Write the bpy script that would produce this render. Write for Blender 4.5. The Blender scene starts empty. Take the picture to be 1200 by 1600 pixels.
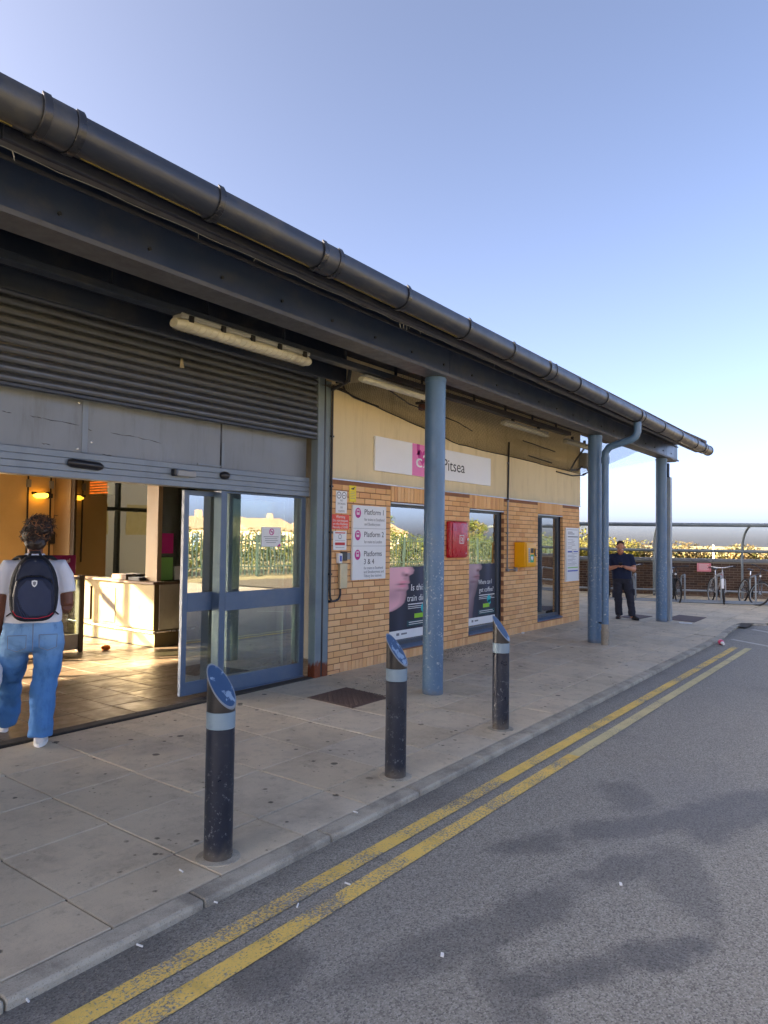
import bpy, bmesh, math, random
from math import sin, cos, pi, radians, sqrt, atan2, hypot, exp
from mathutils import Vector, Matrix, noise as mnoise
random.seed(7)
S = bpy.context.scene
C = S.collection

# ------------------------------------------------------------------ camera, sky, sun, exposure
F_PX, YAW, PITCH, ROLL, CAM_H = 1122.69, 0.6434, 0.0369, 0.0125, 1.6828
fw = Vector((cos(YAW)*cos(PITCH), sin(YAW)*cos(PITCH), sin(PITCH)))
rt = Vector((sin(YAW), -cos(YAW), 0)); up = rt.cross(fw)
r2 = rt*cos(ROLL) + up*sin(ROLL); u2 = -rt*sin(ROLL) + up*cos(ROLL)
cd = bpy.data.cameras.new('camera'); cam = bpy.data.objects.new('camera', cd); C.objects.link(cam)
m3 = Matrix((r2, u2, -fw)).transposed().to_4x4(); m3.translation = (0, 0, CAM_H); cam.matrix_world = m3
cd.sensor_fit = 'VERTICAL'; cd.sensor_height = 36; cd.lens = F_PX/1600*36; cd.clip_end = 2000; cd.clip_start = .05
S.camera = cam
SUN_AZ, SUN_EL = radians(141), radians(18)
w = bpy.data.worlds.new('World'); S.world = w; w.use_nodes = True
wn = w.node_tree.nodes; bg = wn['Background']; sk = wn.new('ShaderNodeTexSky'); sk.sky_type = 'NISHITA'
sk.sun_disc = False; sk.sun_elevation = SUN_EL; sk.sun_rotation = pi/2 - SUN_AZ
sk.air_density = .2; sk.dust_density = 3.0; sk.ozone_density = .2; sk.altitude = 0
w.node_tree.links.new(sk.outputs[0], bg.inputs[0]); bg.inputs[1].default_value = .05
sl = bpy.data.lights.new('sun', 'SUN'); sl.energy = 5.0; sl.angle = radians(.6); sl.color = (1, .80, .52)
so = bpy.data.objects.new('sun', sl); C.objects.link(so)
sd = Vector((cos(SUN_AZ)*cos(SUN_EL), sin(SUN_AZ)*cos(SUN_EL), sin(SUN_EL)))
so.rotation_euler = sd.to_track_quat('Z', 'Y').to_euler(); so.location = sd*60
S.view_settings.view_transform = 'Standard'; S.view_settings.look = 'None'
S.view_settings.gamma = 1; S.view_settings.use_curve_mapping = False
S.view_settings.exposure = 4.2
S.render.engine = 'CYCLES'
S.cycles.max_bounces = 10; S.cycles.diffuse_bounces = 5; S.cycles.glossy_bounces = 4
S.cycles.transparent_max_bounces = 16; S.cycles.transmission_bounces = 6
S.cycles.sample_clamp_indirect = 6; S.cycles.caustics_reflective = False; S.cycles.caustics_refractive = False

# ------------------------------------------------------------------ helpers
ORG = {}
def srgb(r, g, b):
    f = lambda c: (c/255/12.92 if c/255 <= .04045 else ((c/255+.055)/1.055)**2.4)
    return (f(r), f(g), f(b))
def tag(o, label=None, cat=None, group=None, kind=None):
    if label: o['label'] = label
    if cat: o['category'] = cat
    if group: o['group'] = group
    if kind: o['kind'] = kind
    return o
def thing(name, label, cat, loc=(0, 0, 0), group=None):
    o = bpy.data.objects.new(name, None); C.objects.link(o); o.location = loc; o.empty_display_size = .1
    ORG[o] = Vector(loc); tag(o, label, cat, group); return o
class MB:
    def __init__(s): s.v = []; s.f = []
    def add(s, vs, fs):
        n = len(s.v); s.v += [tuple(v) for v in vs]; s.f += [tuple(i+n for i in f) for f in fs]; return s
    def box(s, x0, y0, z0, x1, y1, z1):
        return s.add([(x0,y0,z0),(x1,y0,z0),(x1,y1,z0),(x0,y1,z0),(x0,y0,z1),(x1,y0,z1),(x1,y1,z1),(x0,y1,z1)],
                     [(3,2,1,0),(4,5,6,7),(0,1,5,4),(1,2,6,5),(2,3,7,6),(3,0,4,7)])
    def obox(s, c, ax, ay, az):
        c, ax, ay, az = map(Vector, (c, ax, ay, az)); vs = []
        for k in (-1, 1):
            for (i, j) in ((-1,-1),(1,-1),(1,1),(-1,1)): vs.append(c+ax*i+ay*j+az*k)
        return s.add(vs, [(3,2,1,0),(4,5,6,7),(0,1,5,4),(1,2,6,5),(2,3,7,6),(3,0,4,7)])
    def loft(s, rings, cap=True, closed=False):
        n = len(rings[0]); m = len(rings); b = len(s.v)
        for r in rings: s.v += [tuple(p) for p in r]
        for i in range(m if closed else m-1):
            a, c = b+i*n, b+((i+1) % m)*n
            for j in range(n): s.f.append((a+j, a+(j+1) % n, c+(j+1) % n, c+j))
        if cap and not closed:
            s.f.append(tuple(b+j for j in reversed(range(n)))); s.f.append(tuple(b+(m-1)*n+j for j in range(n)))
        return s
    def tube(s, pts, r, n=8, cap=True, hint=None, ry=None, closed=False):
        pts = [Vector(p) for p in pts]; m = len(pts); rs = r if isinstance(r, (list, tuple)) else [r]*m
        rys = ry if isinstance(ry, (list, tuple)) else ([ry]*m if ry else rs); rings = []
        T = []
        for i in range(m):
            if closed: t = pts[(i+1) % m]-pts[i-1]
            else: t = pts[min(i+1, m-1)]-pts[max(i-1, 0)]
            T.append(t.normalized() if t.length > 1e-9 else Vector((0, 0, 1)))
        a = Vector(hint) if hint else (Vector((0, 0, 1)) if abs(T[0].z) < .9 else Vector((1, 0, 0)))
        for i in range(m):
            a = (a-T[i]*a.dot(T[i])); a = a.normalized() if a.length > 1e-6 else T[i].orthogonal().normalized()
            b = T[i].cross(a)
            rings.append([pts[i]+a*(cos(2*pi*k/n)*rs[i])+b*(sin(2*pi*k/n)*rys[i]) for k in range(n)])
        return s.loft(rings, cap, closed)
    def cyl(s, c, r, z0, z1, n=24): return s.tube([(c[0], c[1], z0), (c[0], c[1], z1)], r, n, hint=(1, 0, 0))
    def lathe(s, c, prof, n=24):
        return s.loft([[(c[0]+r*cos(2*pi*k/n), c[1]+r*sin(2*pi*k/n), c[2]+z) for k in range(n)] for r, z in prof])
    def ell(s, c, rx, ry, rz, n=16, m=10, rot=None):
        c = Vector(c); rings = []
        for i in range(m+1):
            t = -pi/2+pi*i/m; t = max(-pi/2+.12, min(pi/2-.12, t)); ring = []
            for k in range(n):
                p = Vector((rx*cos(t)*cos(2*pi*k/n), ry*cos(t)*sin(2*pi*k/n), rz*sin(t)))
                if rot: p = rot @ p
                ring.append(c+p)
            rings.append(ring)
        return s.loft(rings)
    def poly(s, pts, d):
        d = Vector(d); pts = [Vector(p) for p in pts]; return s.loft([pts, [p+d for p in pts]])
    def quad(s, a, b, c, d): return s.add([a, b, c, d], [(0, 1, 2, 3)])
    def xf(s, M): s.v = [tuple(M @ Vector(v)) for v in s.v]; return s
    def mesh(s, name, org=(0, 0, 0), smooth=False, bevel=0, seg=1):
        me = bpy.data.meshes.new(name); ox, oy, oz = org
        me.from_pydata([(a-ox, b-oy, c-oz) for a, b, c in s.v], [], s.f)
        bm = bmesh.new(); bm.from_mesh(me)
        bmesh.ops.recalc_face_normals(bm, faces=bm.faces)
        if bevel:
            es = [e for e in bm.edges if len(e.link_faces) == 2 and e.calc_face_angle(0) > .5]
            bmesh.ops.bevel(bm, geom=es, offset=bevel, segments=seg, profile=.6, affect='EDGES', clamp_overlap=True)
        bm.to_mesh(me); bm.free()
        if smooth:
            me.shade_smooth()
            if smooth != 'all':
                try: me.set_sharp_from_angle(angle=radians(38))
                except Exception: pass
        return me
    def build(s, name, mat, parent=None, smooth=False, bevel=0, seg=1, kind=None, label=None):
        org = ORG.get(parent, Vector((0, 0, 0))) if parent else Vector((0, 0, 0))
        me = s.mesh(name, org, smooth, bevel, seg)
        o = bpy.data.objects.new(name, me); C.objects.link(o); o.parent = parent; ORG[o] = org
        if mat: me.materials.append(mat)
        if kind: o['kind'] = kind
        if label: o['label'] = label
        return o
def inst(name, me, loc, parent=None, rot=(0, 0, 0)):
    org = ORG.get(parent, Vector((0, 0, 0))) if parent else Vector((0, 0, 0))
    o = bpy.data.objects.new(name, me); C.objects.link(o); o.parent = parent
    o.location = Vector(loc)-org; o.rotation_euler = rot; ORG[o] = org; return o
def copy_tree(o, parent=None):
    c = o.copy(); C.objects.link(c)
    if parent: c.parent = parent
    ORG[c] = ORG.get(o, Vector((0, 0, 0)))
    for ch in list(o.children): copy_tree(ch, c)
    return c
def text(name, s, org, size, mat, parent, width=None, right=(1, 0, 0), upv=(0, 0, 1), ext=.0006, shear=0, align='L'):
    cu = bpy.data.curves.new(name, 'FONT'); cu.body = s; cu.extrude = 0.5; cu.resolution_u = 3; cu.shear = shear
    ob = bpy.data.objects.new(name, cu); me = bpy.data.meshes.new_from_object(ob)
    bpy.data.objects.remove(ob); bpy.data.curves.remove(cu)
    R, U = Vector(right), Vector(upv); N = R.cross(U)
    xs = [v.co.x for v in me.vertices]; x0, x1 = min(xs), max(xs)
    kx = (width/(x1-x0)) if width else size
    sh = -(x1-x0)*kx/2 if align == 'C' else 0
    po = ORG.get(parent, Vector((0, 0, 0))) if parent else Vector((0, 0, 0))
    for v in me.vertices:
        v.co = Vector(org)+R*((v.co.x-x0)*kx+sh)+U*(v.co.y*size)+N*((v.co.z+.5)*ext)-po
    me.materials.append(mat)
    o = bpy.data.objects.new(name, me); C.objects.link(o); o.parent = parent; ORG[o] = po; return o
def remesh(name, mb, voxel, mat, parent, smooth=6, disp=None, label=None):
    me = mb.mesh('tmp'); ob = bpy.data.objects.new('tmp', me); C.objects.link(ob)
    md = ob.modifiers.new('r', 'REMESH'); md.mode = 'VOXEL'; md.voxel_size = voxel
    if smooth:
        sm = ob.modifiers.new('s', 'SMOOTH'); sm.factor = .5; sm.iterations = smooth
    dg = bpy.context.evaluated_depsgraph_get(); m2 = bpy.data.meshes.new_from_object(ob.evaluated_get(dg))
    bpy.data.objects.remove(ob); bpy.data.meshes.remove(me)
    if disp:
        ns = [v.normal.copy() for v in m2.vertices]
        for v, nn in zip(m2.vertices, ns): v.co += nn*disp(v.co)
    po = ORG.get(parent, Vector((0, 0, 0))) if parent else Vector((0, 0, 0))
    m2.transform(Matrix.Translation(-po)); m2.name = name
    m2.materials.clear(); m2.materials.append(mat); m2.shade_smooth()
    o = bpy.data.objects.new(name, m2); C.objects.link(o); o.parent = parent; ORG[o] = po
    if label: o['label'] = label
    return o

# ------------------------------------------------------------------ materials
class N:
    def __init__(s, name):
        s.m = bpy.data.materials.new(name); s.m.use_nodes = True; s.t = s.m.node_tree; s.n = s.t.nodes; s.l = s.t.links
        s.b = s.n['Principled BSDF']; s.pos = s.n.new('ShaderNodeNewGeometry').outputs['Position']
    def link(s, a, b): s.l.new(a, b)
    def val(s, x, inp):
        if hasattr(x, 'links') or hasattr(x, 'is_output'): s.link(x, inp)
        else:
            if isinstance(x, (tuple, list)) and len(x) == 3 and inp.type == 'RGBA': x = (*x, 1)
            inp.default_value = x
    def map(s, vec=None, scale=(1, 1, 1), loc=(0, 0, 0), rot=(0, 0, 0)):
        n = s.n.new('ShaderNodeMapping'); s.link(vec or s.pos, n.inputs[0])
        n.inputs['Scale'].default_value = scale; n.inputs['Location'].default_value = loc; n.inputs['Rotation'].default_value = rot
        return n.outputs[0]
    def noise(s, scale, detail=4, rough=.6, vec=None, dist=0):
        n = s.n.new('ShaderNodeTexNoise'); s.link(vec or s.pos, n.inputs['Vector'])
        n.inputs['Scale'].default_value = scale; n.inputs['Detail'].default_value = detail
        n.inputs['Roughness'].default_value = rough; n.inputs['Distortion'].default_value = dist
        return n.outputs[0]
    def vor(s, scale, vec=None, out='Distance', rnd=1):
        n = s.n.new('ShaderNodeTexVoronoi'); s.link(vec or s.pos, n.inputs['Vector']); n.inputs['Scale'].default_value = scale
        n.inputs['Randomness'].default_value = rnd
        return n.outputs[out]
    def math(s, op, a, b=0.0, c=None, clamp=False):
        n = s.n.new('ShaderNodeMath'); n.operation = op; n.use_clamp = clamp
        s.val(a, n.inputs[0]); s.val(b, n.inputs[1])
        if c is not None: s.val(c, n.inputs[2])
        return n.outputs[0]
    def ramp(s, x, a, b, va=0.0, vb=1.0):
        n = s.n.new('ShaderNodeMapRange'); n.interpolation_type = 'SMOOTHSTEP'; s.val(x, n.inputs[0])
        for i, q in zip((1, 2, 3, 4), (a, b, va, vb)): n.inputs[i].default_value = q
        return n.outputs[0]
    def mix(s, f, a, b, mode='MIX'):
        n = s.n.new('ShaderNodeMix'); n.data_type = 'RGBA'; n.blend_type = mode; n.clamp_factor = True
        s.val(f, n.inputs[0]); s.val(a, n.inputs[6]); s.val(b, n.inputs[7]); return n.outputs[2]
    def sep(s, v=None):
        n = s.n.new('ShaderNodeSeparateXYZ'); s.link(v or s.pos, n.inputs[0]); return n.outputs
    def rnd(s):
        n = s.n.new('ShaderNodeObjectInfo'); return n.outputs['Random']
    def attr(s, name):
        n = s.n.new('ShaderNodeAttribute'); n.attribute_name = name; return n
    def bump(s, h, strength=.3, dist=.01):
        n = s.n.new('ShaderNodeBump'); s.link(h, n.inputs['Height']); n.inputs['Strength'].default_value = strength
        n.inputs['Distance'].default_value = dist; s.link(n.outputs[0], s.b.inputs['Normal']); return n
    def fin(s, col=None, rough=None, metal=None, spec=None):
        if col is not None: s.val(col, s.b.inputs['Base Color'])
        if rough is not None: s.val(rough, s.b.inputs['Roughness'])
        if metal is not None: s.val(metal, s.b.inputs['Metallic'])
        if spec is not None: s.val(spec, s.b.inputs['Specular IOR Level'])
        return s.m
def mul(c, k): return tuple(min(1, x*k) for x in c)
def pm(name, col, rough=.55, metal=0., var=.12, scale=6., dirt=.0, dirtcol=(.05, .045, .04), bump=.0, bscale=80., spec=.4, fine=.0, rv=.08, streak=False):
    k = N(name); c = k.mix(k.noise(scale), mul(col, 1-var), mul(col, 1+var))
    if fine: c = k.mix(k.math('MULTIPLY', k.ramp(k.noise(220, 2), .35, .7), fine), c, mul(col, .45))
    if dirt:
        v = k.map(scale=(3, 3, .5)) if streak else None
        c = k.mix(k.math('MULTIPLY', k.ramp(k.noise(2.6, 8, .72, v), .45, .75), dirt), c, dirtcol)
    if bump: k.bump(k.noise(bscale, 5), bump, .004)
    r = k.ramp(k.noise(scale*2.3, 5), .25, .75, max(0, rough-rv), min(1, rough+rv))
    return k.fin(c, r, metal, spec)
M = {}
def emis(name, col, st):
    k = N(name); k.b.inputs['Emission Color'].default_value = (*col, 1); k.b.inputs['Emission Strength'].default_value = st
    return k.fin(mul(col, .5), .4)
def glass(name, ior=2.0, tint=(.75, .8, .78), dirt=.0):
    k = N(name); fr = k.n.new('ShaderNodeFresnel'); fr.inputs[0].default_value = ior
    tr = k.n.new('ShaderNodeBsdfTransparent'); tr.inputs[0].default_value = (*tint, 1)
    gl = k.n.new('ShaderNodeBsdfGlossy'); gl.inputs['Roughness'].default_value = .012; gl.inputs[0].default_value = (.96, .97, .96, 1)
    bp_ = k.n.new('ShaderNodeBump'); bp_.inputs['Strength'].default_value = .02; bp_.inputs['Distance'].default_value = .02
    k.link(k.noise(2.2, 2), bp_.inputs['Height']); k.link(bp_.outputs[0], gl.inputs['Normal'])
    geo = k.n.new('ShaderNodeNewGeometry'); fac = k.math('MULTIPLY', fr.outputs[0], k.math('SUBTRACT', 1.0, geo.outputs['Backfacing']))
    mx = k.n.new('ShaderNodeMixShader'); k.link(fac, mx.inputs[0]); k.link(tr.outputs[0], mx.inputs[1]); k.link(gl.outputs[0], mx.inputs[2])
    last = mx
    if dirt:
        df = k.n.new('ShaderNodeBsdfDiffuse'); df.inputs[0].default_value = (.55, .52, .45, 1)
        m2 = k.n.new('ShaderNodeMixShader'); k.link(k.math('MULTIPLY', k.ramp(k.noise(3, 8, .7), .35, .8), dirt), m2.inputs[0])
        k.link(mx.outputs[0], m2.inputs[1]); k.link(df.outputs[0], m2.inputs[2]); last = m2
    k.link(last.outputs[0], k.n['Material Output'].inputs[0]); return k.m
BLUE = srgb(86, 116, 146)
M['pillar'] = None
def painted(name, col, chip=(.55, .6, .62), z0=.2, z1=1.7, amt=.6, rough=.38, dirt=.25, dents=True, cs=26, splash=False):
    k = N(name); z = k.sep()[2]
    c = k.mix(k.noise(5, 6), mul(col, .84), mul(col, 1.12))
    v = k.map(scale=(1, 1, .35))
    c = k.mix(k.math('MULTIPLY', k.ramp(k.noise(4, 8, .75, v), .5, .75), dirt), c, (.05, .05, .05))
    band = k.math('MULTIPLY', k.ramp(z, z0-.2, z0+.25), k.ramp(z, z1-.3, z1+.2, 1, 0))
    sc = k.ramp(k.noise(cs, 9, .78), .565, .63)
    sc = k.math('MULTIPLY', k.math('MULTIPLY', sc, band), amt)
    c = k.mix(sc, c, chip)
    dk = k.ramp(k.vor(45, k.map(scale=(1, 1, .7))), .10, .07, 0, 1)
    dk = k.math('MULTIPLY', k.math('MULTIPLY', dk, k.ramp(k.noise(6, 3), .54, .62)), .8 if splash else .25)
    c = k.mix(dk, c, (.012, .012, .014))
    c = k.mix(k.math('MULTIPLY', k.ramp(k.math('ADD', z, k.math('MULTIPLY', k.noise(18, 6), .16)), .20, .07, 0, 1), .65), c, srgb(112, 104, 92))
    k.bump(k.math('ADD', k.noise(14, 4), k.math('MULTIPLY', sc, -.3)), .12, .004)
    return k.fin(c, k.ramp(k.noise(9, 5), .3, .7, rough-.1, rough+.15), 0, .5)
M['pillar'] = painted('pillar_paint', BLUE, z0=.1, z1=1.75, amt=.75)
M['bollard'] = painted('bollard_paint', srgb(25, 33, 50), chip=(.42, .44, .45), z0=.02, z1=.5, amt=.45, cs=34, rough=.36, splash=True)
M['bollard_black'] = painted('bollard_top_paint', (.012, .012, .016), amt=0, rough=.35)
M['bollard_band'] = painted('bollard_band_paint', srgb(126, 146, 160), chip=(.05, .06, .08), z0=.6, z1=.8, amt=.4, cs=20)
def captop():
    k = N('bollard_cap_paint'); c = k.mix(k.noise(9, 5), srgb(40, 68, 104), srgb(52, 82, 120))
    c = k.mix(k.math('MULTIPLY', k.ramp(k.noise(13, 6, .6), .57, .61), .8), c, srgb(140, 164, 190)); return k.fin(c, .55, 0, .3)
M['bollard_cap'] = captop()
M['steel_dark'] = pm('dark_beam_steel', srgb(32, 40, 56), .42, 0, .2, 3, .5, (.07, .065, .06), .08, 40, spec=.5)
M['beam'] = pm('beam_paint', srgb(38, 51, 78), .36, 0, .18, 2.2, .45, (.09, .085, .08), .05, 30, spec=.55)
M['flange'] = pm('flange_paint', srgb(78, 80, 86), .5, 0, .25, 6, .5)
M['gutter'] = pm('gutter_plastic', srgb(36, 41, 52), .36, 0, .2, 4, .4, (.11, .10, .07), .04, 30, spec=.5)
M['gutter_seal'] = pm('gutter_clip_plastic', srgb(30, 32, 38), .3, 0, .15, 5, .2, spec=.5)
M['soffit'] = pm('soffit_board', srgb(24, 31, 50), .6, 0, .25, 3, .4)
M['roof'] = pm('roof_tile', srgb(70, 62, 58), .8, 0, .25, 3, .3, bump=.2)
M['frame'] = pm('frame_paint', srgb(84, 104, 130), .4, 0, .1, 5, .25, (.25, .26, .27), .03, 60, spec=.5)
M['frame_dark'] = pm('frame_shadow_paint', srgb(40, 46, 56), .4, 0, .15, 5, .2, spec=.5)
M['win_frame'] = pm('window_frame_paint', srgb(70, 78, 88), .42, 0, .12, 5, .2, spec=.5)
M['panel'] = pm('transom_panel', srgb(124, 131, 140), .42, 0, .12, 1.6, .45, srgb(92, 94, 96), .06, 3, spec=.45, streak=True)
M['header'] = pm('door_header', srgb(122, 134, 148), .4, 0, .08, 3, .25, srgb(90, 94, 98), spec=.45, streak=True)
M['shutter'] = pm('shutter_lath', srgb(92, 95, 100), .38, .35, .15, 2.5, .35, srgb(74, 66, 56), .05, 40)
M['black'] = pm('black_plastic', (.014, .015, .02), .35, 0, .3, 10, spec=.5)
M['white'] = pm('white_sign_face', (.80, .80, .79), .4, 0, .03, 2, .08, (.5, .48, .42))
M['paper'] = pm('paper', (.80, .80, .78), .7, 0, .03, 8)
M['grey_plastic'] = pm('grey_plastic', (.30, .31, .32), .5, 0, .1, 8, .2)
M['alu'] = pm('brushed_alloy', (.42, .43, .44), .35, .7, .12, 9, .2)
M['lightplas'] = pm('diffuser_plastic', srgb(206, 204, 188), .45, 0, .08, 9, .45, srgb(120, 110, 84))
M['pink'] = pm('pink_vinyl', srgb(228, 120, 178), .45, 0, .03, 3)
M['magenta'] = pm('magenta_vinyl', srgb(196, 40, 136), .45, 0, .04, 3)
M['ink'] = pm('black_ink', (.03, .03, .035), .6, 0, .05)
M['greyink'] = pm('grey_ink', (.22, .22, .23), .6, 0, .05)
M['plum'] = pm('plum_vinyl', srgb(120, 20, 84), .5, 0, .05)
M['redsign'] = pm('red_sign_vinyl', srgb(232, 84, 62), .5, 0, .06, 5)
M['whiteink'] = pm('white_ink', (.82, .82, .80), .6, 0, .03)
M['redink'] = pm('red_ink', srgb(196, 60, 60), .6, 0, .05)
M['blueink'] = pm('blue_ink', srgb(70, 90, 180), .6, 0, .05)
M['greenink'] = pm('green_ink', srgb(130, 190, 100), .6, 0, .05)
M['yellowsign'] = pm('yellow_sign_vinyl', srgb(240, 214, 40), .5, 0, .05, 5)
M['redbox'] = pm('red_gloss_plastic', srgb(190, 18, 44), .28, 0, .06, 4, .06, spec=.6)
M['defib'] = pm('yellow_cabinet_paint', srgb(246, 176, 8), .35, 0, .05, 5, .06, srgb(150, 100, 10))
M['label'] = pm('green_label', srgb(34, 160, 110), .5, 0, .04)
M['stainless'] = pm('stainless_plate', srgb(186, 176, 150), .35, .5, .1, 10, .2)
M['cable'] = pm('dark_cable', (.025, .025, .03), .5, 0, .2, 12)
M['moss'] = pm('moss_stain', srgb(104, 92, 44), .9, 0, .3, 20)
M['netcord'] = pm('net_cord', srgb(70, 58, 44), .8)
M['conduit'] = pm('galv_conduit', srgb(140, 140, 146), .4, .4, .15, 12, .3)
M['rust'] = None
def guide():
    k = N('guide_rail_steel'); z = k.sep()[2]; c = k.mix(k.noise(6, 5), srgb(104, 118, 128), srgb(130, 142, 148))
    r = k.math('ADD', k.ramp(z, .34, .12, 0, .5), k.math('MULTIPLY', k.noise(10, 8, .7, k.map(scale=(2, 2, .6))), .8))
    c = k.mix(k.ramp(r, .62, .8), c, k.mix(k.noise(40), srgb(92, 44, 24), srgb(140, 74, 40)))
    return k.fin(c, .55, .2, .4)
M['rust'] = guide()
def brickm(name, c1, c2, c3):
    k = N(name); rn = k.attr('tone').outputs['Fac']
    rr = k.math('FRACT', k.math('ADD', k.math('MULTIPLY', rn, 1.0), k.rnd()))
    c = k.mix(rr, c1, c2); c = k.mix(k.ramp(k.math('FRACT', k.math('MULTIPLY', rr, 7.31)), .72, .95, 0, .7), c, c3)
    c = k.mix(k.math('MULTIPLY', k.ramp(k.noise(90, 5, .7), .45, .75), .2), c, mul(c1, .6))
    c = k.mix(k.math('MULTIPLY', k.ramp(k.noise(3, 6), .5, .8), .22), c, mul(c1, .7))
    z = k.sep()[2]
    c = k.mix(k.math('MULTIPLY', k.ramp(k.math('ADD', z, k.math('MULTIPLY', k.noise(4, 6), .35)), .38, .12, 0, 1), .28), c, srgb(190, 170, 146))
    k.bump(k.noise(120, 5), .25, .003); return k.fin(c, .85, 0, .2)
M['brick'] = brickm('buff_brick', srgb(240, 194, 140), srgb(230, 178, 120), srgb(216, 158, 110))
M['brickmass'] = M['brick']
M['mortar'] = pm('mortar', srgb(150, 104, 76), .9, 0, .15, 12, .2, bump=.3)
M['darkbrick'] = brickm('dark_brick', srgb(98, 78, 66), srgb(74, 58, 50), srgb(112, 84, 62))
M['darkmortar'] = pm('pale_mortar', srgb(150, 140, 124), .9, 0, .15, 12)
M['coping'] = pm('coping_stone', srgb(120, 124, 128), .8, 0, .15, 5, .3, bump=.2)
def render_wall():
    k = N('cream_render'); c = k.mix(k.noise(1.2, 5), srgb(222, 204, 162), srgb(230, 214, 178)); z = k.sep()[2]
    st = k.ramp(k.noise(2.4, 8, .7, k.map(scale=(2.4, 2.4, .35))), .45, .78)
    c = k.mix(k.math('MULTIPLY', st, .35), c, srgb(160, 140, 96))
    c = k.mix(k.math('MULTIPLY', k.ramp(k.math('ADD', z, k.math('MULTIPLY', k.noise(3, 6), .3)), 2.72, 2.5, 0, 1), .45), c, srgb(190, 184, 160))
    k.bump(k.noise(70, 6), .2, .004); return k.fin(c, .85, 0, .2)
M['render'] = render_wall()
def slab():
    k = N('paving_concrete'); r = k.rnd()
    c = k.mix(r, srgb(216, 200, 172), srgb(200, 186, 160))
    c = k.mix(k.ramp(k.math('FRACT', k.math('MULTIPLY', r, 5.7)), .6, 1, 0, .6), c, srgb(208, 198, 178))
    c = k.mix(k.math('MULTIPLY', k.ramp(k.noise(1.7, 9, .72), .42, .70), .42), c, srgb(136, 126, 112))
    c = k.mix(k.math('MULTIPLY', k.ramp(k.noise(7, 8, .75), .5, .72), .35), c, srgb(96, 88, 76))
    c = k.mix(k.math('MULTIPLY', k.ramp(k.noise(260, 3), .55, .75), .5), c, srgb(205, 196, 178))
    c = k.mix(k.math('MULTIPLY', k.ramp(k.noise(190, 3), .56, .72), .35), c, srgb(86, 78, 68))
    v = k.map(scale=(1, 1, 0)); jit = k.math('MULTIPLY', k.noise(30, 3), .05)
    d = k.math('ADD', k.vor(3.4, v), jit)
    gum = k.math('MULTIPLY', k.ramp(d, .135, .10, 0, 1), k.ramp(k.noise(1.1, 2), .42, .52))
    c = k.mix(k.math('MULTIPLY', gum, .8), c, srgb(58, 52, 46))
    d2 = k.math('ADD', k.vor(7.5, v), k.math('MULTIPLY', k.noise(50, 4), .14))
    gum2 = k.math('MULTIPLY', k.ramp(d2, .22, .15, 0, 1), k.ramp(k.noise(1.7, 4), .47, .55))
    c = k.mix(k.math('MULTIPLY', gum2, .8), c, srgb(60, 54, 46))
    d3 = k.math('ADD', k.vor(17, v), k.math('MULTIPLY', k.noise(70, 4), .3))
    c = k.mix(k.math('MULTIPLY', k.math('MULTIPLY', k.ramp(d3, .34, .22, 0, 1), k.ramp(k.noise(2.9, 6, .7), .48, .60)), .7), c, srgb(70, 62, 52))
    # scuffed twig and tar marks
    sc = k.math('MULTIPLY', k.ramp(k.noise(24, 8, .8, k.map(scale=(1, 2.2, 0))), .62, .67), k.ramp(k.noise(2.3, 3), .48, .56))
    c = k.mix(k.math('MULTIPLY', sc, .75), c, srgb(56, 50, 44))
    k.bump(k.math('ADD', k.noise(150, 4), k.math('MULTIPLY', k.noise(20, 4), .5)), .28, .003)
    return k.fin(c, k.ramp(k.noise(5, 5), .3, .7, .62, .85), 0, .3)
M['slab'] = slab()
M['joint'] = pm('joint_sand', srgb(74, 68, 60), .95, 0, .3, 30, .3, bump=.3)
def kerbm():
    k = N('kerb_concrete'); r = k.rnd(); c = k.mix(r, srgb(190, 181, 162), srgb(174, 166, 148))
    c = k.mix(k.math('MULTIPLY', k.ramp(k.noise(2.5, 9, .74), .40, .66), .7), c, srgb(104, 100, 92))
    c = k.mix(k.math('MULTIPLY', k.ramp(k.noise(200, 3), .5, .72), .5), c, srgb(196, 190, 178))
    c = k.mix(k.math('MULTIPLY', k.ramp(k.noise(140, 3), .56, .7), .5), c, srgb(80, 76, 70))
    k.bump(k.noise(120, 5), .4, .004); return k.fin(c, .8, 0, .25)
M['kerb'] = kerbm()
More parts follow.
